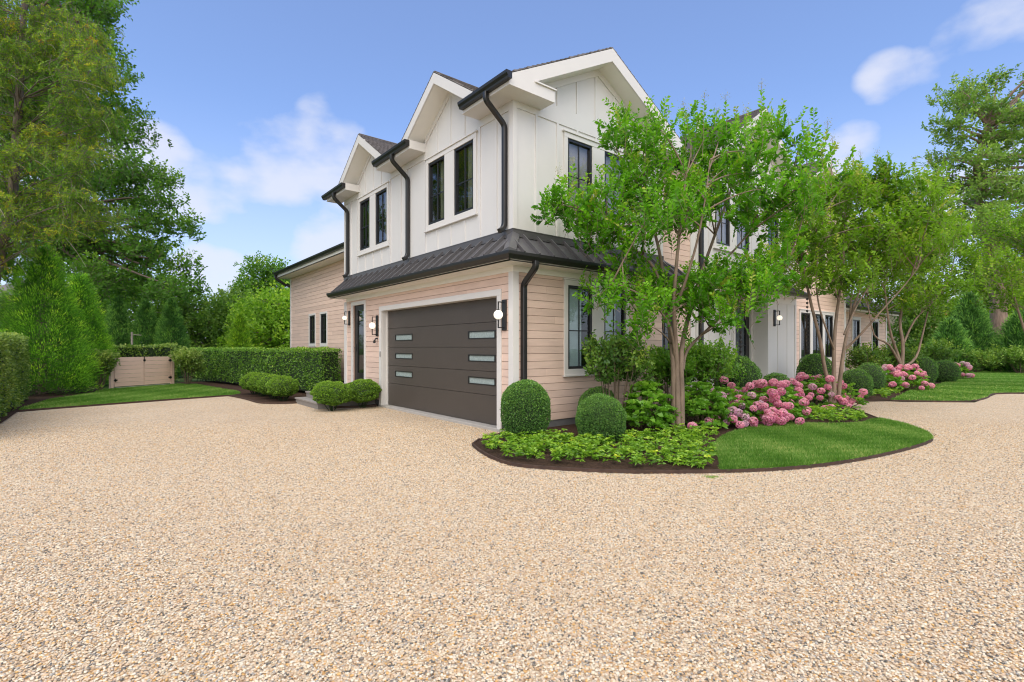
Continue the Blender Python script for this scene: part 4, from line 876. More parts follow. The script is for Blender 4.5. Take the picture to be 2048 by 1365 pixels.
# ================================================================== crape myrtles
def myrtle(label, base, depth, stems, clumps, mat='myrtle', r0=.045, nt=13, nl=19, leaf=.105, cr=.54, sprigs=(), up=.8, tw=.95, dseed=5):
    T = empty('crape_myrtle', (*base, 0), label, 'tree', 'crape myrtles planted in front of the house'); mb = MB(); nodes = []
    for st in stems:                                   # each stem: (radius at base, [(px, dDepth, py), ...])
        P = [at(px, depth+dd, py) for px, dd, py in st[1]]; P[0] = (P[0][0], P[0][1], max(0, P[0][2])) if not st[2] else P[0]
        Q = []
        for i in range(len(P)-1):
            p0, p1, p2, p3 = [Vector(P[max(0, min(len(P)-1, j))]) for j in (i-1, i, i+1, i+2)]
            for t in (0, .33, .67): Q.append(.5*((2*p1)+(p2-p0)*t+(2*p0-5*p1+4*p2-p3)*t*t+(3*p1-p0-3*p2+p3)*t**3))
        Q.append(Vector(P[-1])); n = len(Q); rr = [st[0]*(1-.72*(i/(n-1))) for i in range(n)]
        mb.tube([tuple(q) for q in Q], rr, 9, cap=False); nodes += Q[n//3:]
    LV = Leaves(); R = random.Random(dseed)
    for c in clumps:
        c = Vector(c); cand = sorted(nodes, key=lambda q: (q-c).length+max(0, q.z-c.z+.25)*1.5); a = cand[R.randint(0, 2)]
        m = (a+c)/2+Vector((R.uniform(-.12, .12), R.uniform(-.12, .12), R.uniform(-.05, .18)))*(c-a).length; mb.tube(bez(a, m, c, 6), [.017, .014, .012, .009, .007, .005], 5, cap=False)
        twigs(LV, mb, c, cr*(.75+.5*R.random()), nt, nl, leaf, up=up, lw=.44, squash=(1, 1, .8), twl=tw, tr=.0035, flat=True)
    SB = Leaves()
    for (px, dd, py, hgt) in [(a, b-.25, c-4, d*1.12) for a, b, c, d in sprigs]:                   # upright shoots with paired leaves and a loose seed head
        b = np.array(at(px, depth+dd, py)); tip = b+np.array([RNG.normal()*.05, RNG.normal()*.05, hgt]); nl2 = int(hgt/.028)
        t = np.linspace(0, 1, nl2)[:, None]; P = b*(1-t)+tip*t; sd = np.array([CS, -SN, 0])[None]*np.where(np.arange(nl2) % 2 == 0, 1, -1)[:, None]+RNG.normal(size=(nl2, 3))*.35
        LV.add(P, unit(sd+np.array([0, 0, .8])), leaf*(1.2-.5*t[:, 0]), leaf*.5, .5+.3*t[:, 0]+RNG.normal(size=nl2)*.1); mb.tube([tuple(b-np.array([0, 0, .25])), tuple(tip), tuple(tip+np.array([0, 0, .16]))], [.005, .003, .002], 4, cap=False)
        nb = 46; q = RNG.normal(size=(nb, 3))*np.array([.035, .035, .05]); SB.add(tip+np.array([0, 0, .11])+q, rdir(nb), .018, .013, RNG.random(nb))
    link('trunk', mb.mesh('trunk', fixn=False, smooth=True), M['bark'], T); LV.build('crown', F[mat], T)
    if sprigs: SB.build('seed_heads', F['bud'], T)
    return T
D1 = 8.95
top1 = [(1200, 300), (1225, 250), (1330, 242), (1400, 262), (1470, 250), (1560, 258), (1650, 300), (1645, 350), (1610, 420), (1560, 455), (1440, 440), (1330, 450), (1250, 440), (1205, 400)]
left1 = [(1095, 405), (1130, 370), (1185, 385), (1240, 440), (1300, 500), (1230, 510), (1140, 455)]
low1 = [(1190, 560), (1260, 540), (1330, 560), (1420, 545), (1500, 520), (1590, 490), (1590, 540), (1520, 585), (1440, 635), (1340, 610), (1250, 600)]
cl1 = fill(top1, 66, D1+.1, 1.0, 26, 11)+fill(left1, 13, D1-.4, .3, 24, 12)+fill(low1, 27, D1, .7, 26, 13)+[at(1200, D1-.8, 590), at(1290, D1-.8, 615), at(1285, D1-.6, 650), at(1480, D1-.6, 610)]
myrtle('tallest crape myrtle with tan multiple trunk, in the island bed before the garage corner', gnd(1355, 868), D1,
       [(.056, [(1348, .0, 868), (1347, 0, 790), (1346, 0, 720), (1335, .1, 620), (1322, .2, 520), (1300, .3, 430), (1285, .3, 380)], 0),
        (.056, [(1356, -.05, 868), (1355, -.03, 790), (1353, -.03, 715), (1348, -.2, 620), (1352, -.3, 540), (1362, -.3, 440), (1372, -.3, 350)], 0),
        (.054, [(1364, .02, 868), (1364, 0, 790), (1363, 0, 705), (1378, .3, 630), (1398, .6, 560), (1430, .9, 470), (1462, 1.1, 380), (1480, 1.2, 330)], 0),
        (.032, [(1366, .02, 740), (1375, .2, 700), (1420, .2, 655), (1480, .3, 600), (1545, .3, 550), (1590, .3, 500)], 1),
        (.028, [(1350, .0, 720), (1340, -.2, 655), (1305, -.5, 605), (1262, -.7, 580), (1225, -.8, 565)], 1),
        (.030, [(1335, .1, 620), (1310, .0, 540), (1270, -.2, 500), (1210, -.4, 450), (1150, -.5, 410)], 1),
        (.028, [(1350, -.2, 620), (1372, -.5, 560), (1395, -.6, 480), (1410, -.6, 400), (1420, -.6, 320)], 1),
        (.026, [(1398, .6, 560), (1450, .5, 520), (1520, .4, 440), (1570, .4, 370)], 1)],
       cl1, sprigs=[(1232, .1, 275, .32), (1250, -.2, 280, .3), (1310, 0, 275, .35), (1330, .2, 280, .3), (1372, .2, 285, .45), (1405, 0, 290, .62), (1420, .3, 290, .4), (1455, .1, 290, .58), (1525, -.1, 290, .78), (1548, .2, 300, .4), (1570, .3, 310, .4), (1612, .1, 325, .42), (1640, .0, 330, .48), (1662, .1, 345, .38), (1145, -.4, 375, .28), (1128, -.5, 400, .3), (1490, -.3, 290, .4), (1385, -.3, 300, .4), (1290, -.3, 300, .35)])
D2 = 12.0
poly2 = [(1575, 470), (1600, 400), (1650, 370), (1690, 350), (1750, 335), (1800, 360), (1850, 345), (1885, 375), (1895, 440), (1905, 520), (1880, 560), (1800, 540), (1740, 560), (1650, 560), (1590, 570), (1560, 520)]
myrtle('crape myrtle with spreading forked trunk beside the pink hydrangeas and the front door', gnd(1668, 825), D2,
       [(.055, [(1660, 0, 822), (1660, 0, 775), (1650, 0, 740), (1640, -.1, 680), (1625, -.2, 620), (1612, -.2, 560), (1602, -.2, 500), (1600, -.2, 450)], 0),
        (.055, [(1668, -.05, 824), (1668, 0, 770), (1668, 0, 700), (1672, .1, 640), (1680, .1, 580), (1688, .1, 500), (1690, .1, 420)], 0),
        (.050, [(1676, .05, 822), (1680, 0, 760), (1688, 0, 700), (1700, .2, 640), (1722, .3, 570), (1748, .5, 490), (1765, .6, 430)], 0),
        (.026, [(1668, 0, 700), (1655, -.3, 665), (1640, -.4, 620), (1632, -.4, 560), (1640, -.4, 480), (1650, -.4, 420)], 1),
        (.028, [(1690, 0, 700), (1725, -.2, 665), (1765, -.4, 620), (1810, -.5, 570), (1840, -.5, 530)], 1),
        (.026, [(1700, .2, 640), (1706, .4, 560), (1722, .5, 480), (1730, .5, 400)], 1),
        (.024, [(1688, 0, 670), (1720, .2, 600), (1780, .3, 520), (1830, .3, 450)], 1)],
       fill(poly2, 84, D2+.2, 1.2, 22, 5)+[at(1590, D2-.3, 540), at(1575, D2-.4, 500)], mat='myrtle2', cr=.60, nt=15, nl=18, leaf=.115, dseed=8,
       sprigs=[(1752, 0, 350, .35), (1690, 0, 365, .35), (1720, .2, 360, .4), (1830, .2, 370, .4), (1855, 0, 370, .35), (1650, 0, 385, .35), (1780, 0, 370, .3)])
D3 = 19.0
poly3 = [(1700, 560), (1720, 480), (1780, 440), (1850, 430), (1900, 450), (1930, 500), (1925, 560), (1880, 600), (1800, 610), (1730, 610)]
myrtle('crape myrtle with low vase-shaped trunks rising from the farther pink hydrangeas', at(1805, D3), D3,
       [(.08, [(1806, 0, 777), (1804, 0, 735), (1806, 0, 690), (1800, .1, 640), (1812, .2, 580), (1810, .2, 520)], 0),
        (.06, [(1806, 0, 740), (1792, 0, 700), (1780, -.2, 660), (1772, -.3, 600), (1765, -.3, 540)], 1), (.05, [(1803, 0, 735), (1778, -.3, 690), (1748, -.5, 670), (1735, -.5, 600)], 1),
        (.05, [(1808, 0, 735), (1832, .2, 715), (1845, .3, 670), (1860, .4, 610), (1885, .5, 550)], 1), (.04, [(1806, 0, 690), (1830, 0, 640), (1870, 0, 600), (1900, 0, 560)], 1)],
       fill(poly3, 60, D3, 1.6, 20, 9), mat='myrtle2', cr=.85, nt=20, nl=12, leaf=.15, r0=.06, dseed=2)
D4 = 19.2
myrtle('crape myrtle at the right edge of the photo with pale yellow-green crown', at(2085, D4), D4,
       [(.07, [(2085, 0, 790), (2075, 0, 740), (2052, .1, 670), (2030, .2, 600), (2015, .2, 530)], 0), (.06, [(2090, 0, 790), (2100, 0, 700), (2080, 0, 600), (2060, 0, 500)], 0), (.04, [(2052, .1, 670), (2060, .3, 600), (2050, .4, 520)], 1)],
       fill([(1940, 500), (1960, 450), (2010, 420), (2100, 400), (2160, 500), (2120, 600), (2000, 600), (1945, 570)], 46, D4, 1.3, 22, 4), mat='myrtle2', cr=.8, nt=20, nl=12, leaf=.14, dseed=3)

# ================================================================== big trees
def pxtrunk(pts): return [at(a, b, c) for a, b, c in pts]
tree('broadleaf_tree', 'huge broad-leaved tree with dark trunk rising behind the left evergreens', 'tree', None, at(112, 27), pxtrunk([(112, 27, 752), (112, 27, 620), (111, 27, 520), (100, 27, 400), (85, 27, 250), (75, 27, 100), (60, 27, -40)]), [.42, .38, .34, .30, .24, .18, .1],
     fill([(-60, -90), (215, -60), (235, 5), (190, 30), (225, 90), (238, 130), (215, 185), (262, 205), (255, 265), (262, 300), (320, 345), (372, 395), (372, 470), (330, 490), (350, 520), (385, 585), (330, 600), (230, 585), (130, 560), (20, 540), (-60, 500)], 150, 27, 2.4, 38, 21),
     1.55, .25, 'elm', nt=48, nl=10, limb=.16, lw=.42, up=.15, squash=(1, 1, .6))
tree('broadleaf_tree', 'tall open-crowned tree with thick trunk and pale limbs behind the far lawn', 'tree', None, at(1997, 34), pxtrunk([(1997, 34, 741), (1997, 34, 680), (1997, 34, 600), (1985, 34, 520), (1967, 34, 455), (1957, 34, 400), (1955, 34, 340), (1962, 34, 300), (1972, 34, 250)]), [.50, .47, .45, .36, .28, .22, .19, .15, .08],
     fill([(1850, 200), (1885, 190), (1935, 160), (1960, 165), (2000, 145), (2110, 90), (2200, 300), (2150, 560), (1960, 560), (1900, 500), (1885, 430), (1875, 320), (1890, 260)], 100, 34, 2.4, 22, 33),
     1.35, .30, 'pale', 'bark4', nt=30, nl=9, limb=.15, lw=.42, up=.15, squash=(1, 1, .6), lo=.45)
# spruce at the left edge: drooping half-bare branches
T = empty('spruce_tree', (*at(-60, 15.2), 0), 'old spruce with yellowing needles, cones and bare grey twigs at the left edge', 'tree'); mb, LV = MB(), Leaves()
tk = pxtrunk([(-60, 15.2, 797), (-20, 15.2, 600), (25, 15.2, 400), (38, 15.2, 200), (50, 15.2, 0), (60, 15.2, -150)]); mb.tube(tk, [.16, .14, .12, .10, .07, .05], 10, cap=False)
cl = fill([(-130, -60), (80, -60), (110, 40), (190, 75), (225, 150), (200, 215), (222, 265), (185, 330), (170, 400), (222, 445), (215, 470), (120, 480), (60, 530), (-130, 560)], 150, 15.0, 1.6, 24, 17)
limbs(mb, tk, cl, .024, .006, lo=.05, R=random.Random(4))
for c in cl: twigs(LV, mb, c, .62*(.7+.6*RNG.random()), 36, 26, .08, up=-.05, lw=.28, squash=(1.1, 1.1, .6), twl=.95, tr=.006, bend=.25)
link('trunk', mb.mesh('trunk', fixn=False, smooth=True), M['bark2'], T); LV.build('crown', F['spruce'], T, fold=.1)
mb = MB(); R = random.Random(12)
for k in range(90):
    c = Vector(R.choice(cl)); d = Vector((CS*R.uniform(.2, 1), -SN*R.uniform(.2, 1), R.uniform(-.7, .1))); L_ = R.uniform(.5, 1.3); mb.tube(bez(c, c+d*L_*.5+Vector((0, 0, .12)), c+d*L_, 5), [.008, .007, .005, .004, .003], 4, cap=False)
mb.build('bare_twigs', M['twiggrey'], T)

# ================================================================== evergreens and trees on the left
CG = 'conical evergreens screening the left side'
conifer('cryptomeria_tree', 'largest bright green evergreen beside the left hedge', CG, 85, 16.4, 4.85, 3.1, 'cedar', 250, 190, .105)
conifer('cryptomeria_tree', 'second bright green evergreen, partly behind the largest one', CG, 158, 20.0, 4.4, 2.7, 'cedar', 210, 140, .12)
conifer('cryptomeria_tree', 'dark green narrow evergreen farthest left behind the low gate', CG, 236, 25.5, 4.1, 2.1, 'cedard', 170, 90, .14)
conifer('cryptomeria_tree', 'dark green narrow evergreen in the middle behind the low gate', CG, 292, 26.0, 4.0, 2.0, 'cedard', 170, 90, .14)
conifer('cryptomeria_tree', 'dark green narrow evergreen rightmost of those behind the low gate', CG, 343, 26.0, 4.05, 2.0, 'cedard', 170, 90, .14)
conifer('yellow_conifer', 'small yellow-green cone-shaped tree beyond the long hedge', CG, 480, 27.0, 3.35, 1.5, 'bright', 110, 50, .2)
def bgtree(label, px, depth, poly, n, cr, leaf, mat, seed, nt=22, nl=7, dd=1.6, group='trees closing off the view behind the left hedge', name='background_tree', trunk=.16, bark='bark2'):
    top = min(p[1] for p in poly); tree(name, label, 'tree', group, at(px, depth), pxtrunk([(px, depth, 696+1.503*1024/depth), (px+3, depth, 680), (px-4, depth, (690+top)/2), (px, depth, top+12)]), [trunk, trunk*.85, trunk*.6, trunk*.25], fill(poly, n, depth, dd, 14, seed), cr, leaf, mat, bark, nt=nt, nl=nl, limb=.07, squash=(1, 1, .7), tw=False)
bgtree('dark tree behind the narrow evergreens, under the huge tree', 250, 36, [(170, 560), (240, 540), (330, 570), (350, 700), (200, 705), (160, 640)], 60, 1.5, .3, 'elm', 41)
bgtree('dark dense tree right of the narrow evergreens behind the hedge', 380, 36, [(325, 600), (360, 585), (400, 590), (440, 610), (445, 712), (330, 712)], 60, 1.4, .28, 'forest', 42)
bgtree('olive-green tree with uneven top between the hedge and the pale one', 450, 38, [(415, 610), (445, 590), (485, 590), (510, 620), (500, 712), (415, 712)], 52, 1.4, .28, 'forest', 43)
bgtree('tall rounded dark tree whose top shows beside the wing gutter', 545, 44, [(487, 560), (500, 532), (530, 523), (565, 530), (590, 560), (600, 640), (490, 640)], 56, 1.5, .3, 'elm', 44)
bgtree('bright green tree touching the left edge of the wing wall', 556, 31, [(500, 620), (520, 592), (560, 585), (600, 592), (610, 712), (505, 712)], 60, 1.3, .26, 'bright', 45)
bgtree('bushy light green tree left of the wing wall behind the hedge', 510, 33, [(470, 640), (500, 600), (530, 610), (540, 712), (465, 712)], 44, 1.2, .26, 'bright', 46)
bgtree('shaded tree filling the gap behind the second evergreen', 170, 40, [(60, 560), (160, 540), (230, 570), (230, 720), (40, 720)], 44, 1.8, .34, 'elm', 47)
bgtree('shaded tree at the far left edge behind the hedge', -20, 34, [(-120, 560), (0, 600), (60, 640), (60, 720), (-120, 720)], 36, 1.6, .34, 'forest', 48)
# hedges, gate and shrubs on the left
boxhedge('hedge', 'clipped pale green hedge at the left edge of the gravel', 'clipped hedges', (-2.2, 11.5), (-2.2, 20.1), 1.2, 1.82, 'hedgep', .06, 30000)
boxhedge('hedge', 'long clipped hedge between the gate and the house wing', 'clipped hedges', (5.62, 16.0), (3.45, 27.4), .75, 1.46, 'hedge', .06, 30000, zb=.12)
a_, b_ = at(226, 22.0), at(352, 23.0); boxhedge('hedge', 'pale laurel hedge whose top shows above the low gate', 'clipped hedges', a_, b_, 1.0, 1.60, 'hedgep', .10, 5000, wob=.14)
shrub('laurel_shrub', 'leafy shrub against the left post of the low gate', 'shrub', 'shrubs flanking the gate', 201, 17.9, 1.05, 1.62, 'hedgep', .09, 420, 9, zb=.3, clumps=13)
shrub('laurel_shrub', 'leafy shrub against the right post of the low gate', 'shrub', 'shrubs flanking the gate', 375, 20.4, 1.35, 1.60, 'hedgep', .09, 620, 9, zb=.3, clumps=13)
G0, G1 = Vector((.293, 23.27, 0)), Vector((2.249, 24.52, 0)); gt = empty('garden_gate', tuple((G0+G1)/2), 'low double gate of pink-beige boards with black hinges', 'gate'); gd_ = (G1-G0).normalized(); gn = Vector((gd_.y, -gd_.x, 0)); GL = (G1-G0).length
def gbox(mb, a0, a1, z0, z1, o0, o1, r=.5):
    vs = [G0+gd_*a+gn*o+Vector((0, 0, z)) for z in (z0, z1) for a, o in ((a0, o0), (a1, o0), (a1, o1), (a0, o1))]; mb.add(vs, [(0, 3, 2, 1), (4, 5, 6, 7), (0, 1, 5, 4), (1, 2, 6, 5), (2, 3, 7, 6), (3, 0, 4, 7)], r)
for s0, s1 in ((.10, GL/2-.01), (GL/2+.01, GL-.10)):
    mb = MB(); z = .10
    while z < 1.15: gbox(mb, s0, s1, z, z+.146, 0, .03, random.random()); z += .152
    gbox(mb, s0, s0+.06, .1, 1.16, -.03, -.002); gbox(mb, s1-.06, s1, .1, 1.16, -.03, -.002); mb.build('gate_leaf', M['gate'], gt)
for s0 in (-.04, GL-.06): mb = MB(); gbox(mb, s0, s0+.10, 0, 1.2, -.05, .05); gbox(mb, s0-.01, s0+.11, 1.2, 1.23, -.06, .06); mb.build('gate_post', M['gate'], gt)
for a, z in ((.06, .98), (.06, .30), (GL-.19, .98), (GL-.19, .30)): mb = MB(); gbox(mb, a, a+.13, z, z+.06, .03, .05); gbox(mb, a+.04, a+.07, z-.03, z+.09, .05, .06); mb.build('hinge', M['black'], gt)
mb = MB(); gbox(mb, GL/2-.03, GL/2+.05, 1.0, 1.06, .03, .05); gbox(mb, GL/2-.01, GL/2+.012, .98, 1.2, .03, .05); mb.build('latch', M['black'], gt)
mb = MB(); gbox(mb, .1, GL-.1, .0, .07, -.05, .07); mb.build('sill', M['concrete'], gt)
x, y = at(264, 24.3); mb = MB(); mb.tube([(x, y, 0), (x, y, 2.25)], .045, 6); mb.tube([(x, y, 2.12), (x+.35, y-.25, 2.10)], .015, 4)
tag(mb.build('wooden_post', M['bark3'], origin=(x, y, 0)), 'thin pale post with small crosspiece behind the gate hedge', 'post')
# far-left brick house glimpsed through the trees
def house2(label, px, depth, wid, dep, h, rh, wall, roofm, win, name='neighbour_house'):
    x, y = at(px, depth); T = empty(name, (x, y, 0), label, 'house'); mb = MB(); r = Vector((CS, -SN, 0)); f = Vector((SN, CS, 0)); o = Vector((x, y, 0))
    def q(a, b, z): return tuple(o+r*a+f*b+Vector((0, 0, z)))
    w2 = wid/2; mb.add([q(-w2, 0, 0), q(w2, 0, 0), q(w2, dep, 0), q(-w2, dep, 0), q(-w2, 0, h), q(w2, 0, h), q(w2, dep, h), q(-w2, dep, h)], [(0, 3, 2, 1), (4, 5, 6, 7), (0, 1, 5, 4), (1, 2, 6, 5), (2, 3, 7, 6), (3, 0, 4, 7)]); mb.build('wall', M[wall], T)
    mb = MB(); e = .5; mb.add([q(-w2-e, -e, h), q(w2+e, -e, h), q(w2+e, dep+e, h), q(-w2-e, dep+e, h), q(-w2*.5, dep/2, h+rh), q(w2*.5, dep/2, h+rh)], [(0, 1, 5, 4), (1, 2, 5), (2, 3, 4, 5), (3, 0, 4), (0, 3, 2, 1)]); mb.build('roof', M[roofm], T)
    for a, z, ww, hh in win:
        mb = MB(); mb.add([q(a-ww-.12, -.08, z-.12), q(a+ww+.12, -.08, z-.12), q(a+ww+.12, -.08, z+hh+.12), q(a-ww-.12, -.08, z+hh+.12), q(a-ww-.12, 0, z-.12), q(a+ww+.12, 0, z-.12), q(a+ww+.12, 0, z+hh+.12), q(a-ww-.12, 0, z+hh+.12)], [(0, 1, 2, 3), (0, 4, 5, 1), (1, 5, 6, 2), (2, 6, 7, 3), (3, 7, 4, 0)]); wf = mb.build('window', M['white'], T)
        for k in (-1, 1): mb = MB(); mb.add([q(a+k*ww/2-ww*.44, -.1, z), q(a+k*ww/2+ww*.44, -.1, z), q(a+k*ww/2+ww*.44, -.1, z+hh), q(a+k*ww/2-ww*.44, -.1, z+hh), q(a+k*ww/2-ww*.44, -.085, z), q(a+k*ww/2+ww*.44, -.085, z), q(a+k*ww/2+ww*.44, -.085, z+hh), q(a+k*ww/2-ww*.44, -.085, z+hh)], [(0, 1, 2, 3), (0, 4, 5, 1), (1, 5, 6, 2), (2, 6, 7, 3), (3, 7, 4, 0)]); mb.build('pane', M['orangeblind'], wf)
    return T
M['orangeblind'] = paint('orange_blind', (.50, .20, .08), .7, .1, 4); M['ochre'] = paint('ochre_wall', (.42, .33, .20), .8, .1, 3); M['brickr'] = paint('brick_wall', (.33, .20, .15), .85, .2, 8)
house2('neighbouring ochre house with orange window blind far behind the right shrubs', 1886, 58, 5.6, 7, 6.4, 1.6, 'ochre', 'shingle', [(.35, 3.8, .62, 1.9), (-1.8, 3.8, .5, 1.9)])
house2('brick house glimpsed between the evergreens at the left edge', 10, 46, 5, 6, 6.2, 1.8, 'brickr', 'shingle', [(.3, 3.4, .5, 1.2)])

# ================================================================== clipped bushes
RB = 'clipped boxwoods'
dome('boxwood', 'tall dome-shaped boxwood at the garage corner', 'bush', RB, 1051, 8.30, .80, .98, 'box', .021, 26000, tall=.58, lumps=.02)
dome('boxwood', 'round boxwood in front of the ground floor windows', 'bush', RB, 1201, 8.1, .79, .77, 'box', .021, 22000, tall=.5, lumps=.02)
dome('boxwood', 'boxwood just behind the round one under the windows', 'bush', RB, 1197, 9.3, .74, .80, 'box', .022, 13000, lumps=.02)
dome('boxwood', 'large boxwood right of the first crape myrtle, beside the front door', 'bush', RB, 1475, 11.4, .95, 1.33, 'box', .026, 14000, tall=.6)
dome('boxwood', 'low round boxwood in front of the white return wall', 'bush', RB, 1552, 12.3, .78, .90, 'box', .026, 9000)
dome('boxwood', 'small boxwood left of the one before the white return wall', 'bush', RB, 1518, 11.5, .66, .80, 'box', .026, 8000)
dome('boxwood', 'tall boxwood dome under the triple window', 'bush', RB, 1630, 13.8, .88, 1.37, 'box', .028, 10000, tall=.6)
dome('boxwood', 'round boxwood right of the second crape myrtle', 'bush', RB, 1712, 15.2, .84, .87, 'box', .028, 9000)
dome('boxwood', 'boxwood half hidden behind the round one right of the second crape myrtle', 'bush', RB, 1738, 16.8, .9, 1.0, 'box', .03, 6000)
dome('boxwood', 'boxwood dome beyond the far pink hydrangeas', 'bush', RB, 1846, 20.5, .95, 1.15, 'box', .034, 6000, tall=.55)
dome('boxwood', 'low wide boxwood at the far end of the bed', 'bush', RB, 1890, 22.0, 1.05, .98, 'box', .034, 6000)
RG = 'round bushes by the entry steps'
dome('round_bush', 'round bush covering the end of the entry steps', 'bush', RG, 665, 12.25, .90, .70, 'bush', .028, 13000, stems=True, lumps=.06)
dome('round_bush', 'round bush against the garage wall by the keypad', 'bush', RG, 726, 12.85, .84, .72, 'bush', .028, 12000, stems=True, lumps=.06)
RC = 'four clustered round bushes before the long hedge'
for lb, px, dp in [('frontmost of the four clustered bushes before the long hedge', 566, 14.3), ('second of the four clustered bushes counted from the front', 546, 14.9), ('third of the four clustered bushes counted from the front', 526, 15.6), ('rearmost of the four clustered bushes before the long hedge', 510, 16.3)]:
    dome('round_bush', lb, 'bush', RC, px, dp, .84, .70+.012*(dp-14), 'bush', .03, 9000, stems=True, lumps=.05)

# ================================================================== hydrangeas
def headmesh(nm, r, n=150):
    d = rdir(n, .15); P = d*r*(.80+.12*RNG.random((n, 1))); T_ = unit(np.cross(d, RNG.normal(size=(n, 3)))); LV = Leaves(); 
    for k in range(4):
        a = k*math.pi/2; S = np.cross(d, T_); Dd = unit(T_*math.cos(a)+S*math.sin(a)+d*.35); LV.add(P, Dd, r*.24, r*.20, np.clip(.45+.3*d[:, 2]+.16*RNG.normal(size=n), 0, 1))
    me = leafmesh(nm, np.vstack(LV.P), np.vstack(LV.D), np.concatenate(LV.L), np.concatenate(LV.W), np.concatenate(LV.R), .1)
    return me
HEADS = [headmesh('flower_head', 1.0) for _ in range(3)]
def heads(T, spots, r, lil=.25):
    for (x, y, z) in spots:
        k = random.random(); base = HEADS[random.randrange(3)]; me = HEADC[(HEADS.index(base), k < lil)]
        o = bpy.data.objects.new('flower_head', me); COL.objects.link(o); o.parent = T; s = r*random.uniform(.75, 1.15); o.location = Vector((x, y, z))-OFF[T.name]; o.scale = (s, s, s*.85); o.rotation_euler = (random.uniform(-.4, .4), random.uniform(-.4, .4), random.random()*6)
HEADC = {}
for i_, h_ in enumerate(HEADS):
    for l_ in (False, True): m_ = h_.copy(); m_.materials.append(F['lilac' if l_ else 'pink']); HEADC[(i_, l_)] = m_
def mound(label, px, depth, wid, h, nh=0, leaf=.12, n=900, mat='hyd', spots=None, hr=.088, group='pink hydrangeas', lil=.25, name='hydrangea'):
    """mophead hydrangea: big leaves in a mound, flower heads on stalks round its front and top"""
    x, y = at(px, depth); T = empty(name, (x, y, 0), label, 'hydrangea', group); a = wid/2; mb, LV = MB(), Leaves()
    for k in range(n//7):
        d = RNG.normal(size=3); d[2] = abs(d[2])*.9+.02; d /= np.linalg.norm(d); rr = (.62+.38*RNG.random()); c = np.array([x+d[0]*a*rr, y+d[1]*a*rr, .10+d[2]*(h-.12)*rr])
        if k % 3 == 0: mb.tube([(x+d[0]*a*.2, y+d[1]*a*.2, 0), (x+d[0]*a*.6, y+d[1]*a*.6, c[2]*.55), tuple(c)], [.007, .006, .004], 4, cap=False)
        th = RNG.random()*6.28+np.arange(7)*2.4; D = np.stack([np.cos(th), np.sin(th), np.full(7, .25)+RNG.normal(size=7)*.25], 1)+d*.5
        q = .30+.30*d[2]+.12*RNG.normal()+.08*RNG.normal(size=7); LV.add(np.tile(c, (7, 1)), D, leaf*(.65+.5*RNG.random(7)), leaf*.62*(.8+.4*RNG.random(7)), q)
    link('stems', mb.mesh('stems', fixn=False), M['twig'], T); LV.build('foliage', F[mat], T, fold=.16, droop=.22)
    if nh or spots:
        S = [at(p, depth+dd, q) for p, dd, q in (spots or [])]
        for k in range(nh):
            th = random.uniform(0, 6.28); e = random.uniform(.02, 1.25); S.append((x+a*1.0*math.cos(th)*math.cos(e), y+a*1.0*math.sin(th)*math.cos(e), max(.12, h*.1+h*.92*math.sin(e))))
        heads(T, S, hr, lil)
    return T
mound('green leafy hydrangea without flowers left of the first crape myrtle', 1290, 8.95, 1.1, .92, 0, .14, 1300)
mound('green leafy hydrangea just right of the first crape myrtle trunk', 1398, 9.5, 1.1, .92, 1, .135, 1200)
mound('pink hydrangea closest to the first crape myrtle, with low lilac heads', 1458, 9.9, 1.25, .78, 24, .12, 1200, lil=.4, spots=[(1385, -1.3, 853), (1418, -.8, 842), (1432, -.6, 838), (1447, -.5, 832), (1440, -.4, 815), (1452, -.6, 846), (1466, -.7, 838), (1480, -.8, 850), (1464, -.6, 822), (1476, -.6, 826), (1490, -.6, 834), (1490, -.7, 848), (1430, 0, 800), (1450, 0, 792), (1506, -.6, 842), (1508, -.6, 850), (1468, -.3, 806), (1484, -.4, 812), (1478, -.2, 798), (1448, .4, 760), (1420, -.5, 848)])
mound('pink hydrangea in the middle of the island bed with a dense drift of heads', 1540, 10.2, 1.35, .84, 26, .12, 1300, lil=.1, spots=[(1545, -.7, 786), (1552, -.7, 796), (1556, -.7, 806), (1545, -.6, 800), (1530, -.7, 812), (1515, -.6, 812), (1570, -.6, 812), (1578, -.6, 812), (1535, -.8, 824), (1545, -.8, 822), (1556, -.8, 830), (1565, -.8, 826), (1540, -.9, 838), (1532, -.8, 836), (1570, -.8, 838), (1575, -.7, 832), (1562, -.9, 842), (1550, -.8, 840), (1535, -.8, 844), (1500, -.3, 772), (1525, 0, 768), (1552, .1, 772), (1580, -.6, 834), (1543, -.9, 832)])
mound('pink hydrangea at the foot of the second crape myrtle', 1625, 12.5, 1.4, .86, 26, .11, 1400, lil=.05, spots=[(1585, -.4, 765), (1594, -.4, 768), (1600, -.5, 788), (1625, -.6, 774), (1642, -.7, 782), (1622, -.6, 790), (1640, -.7, 796), (1605, -.6, 800), (1618, -.7, 796), (1655, -.6, 774), (1598, -.5, 782), (1660, -.7, 758), (1650, -.9, 818), (1590, -.6, 792), (1632, -1.4, 838), (1608, -1.0, 826)])
mound('small pink hydrangea right of the second crape myrtle trunk', 1692, 12.9, .9, .66, 8, .10, 500, lil=.05, spots=[(1684, -.3, 788), (1692, -.3, 796), (1700, -.3, 806), (1688, -.3, 800), (1694, -.4, 812), (1678, -.4, 815), (1705, -.3, 802)])
mound('pink hydrangea left of the third crape myrtle beyond the path', 1758, 17.6, 1.5, .90, 34, .13, 1000, hr=.105, lil=.3)
mound('pink hydrangea right of the third crape myrtle beyond the path', 1815, 17.9, 1.3, .88, 34, .13, 1000, hr=.105, lil=.1)
mound('small pink hydrangea at the far end of the bed by the lawn', 1920, 24, .95, .85, 16, .15, 400, hr=.12, lil=.3)
PG = 'panicle hydrangeas against the house'
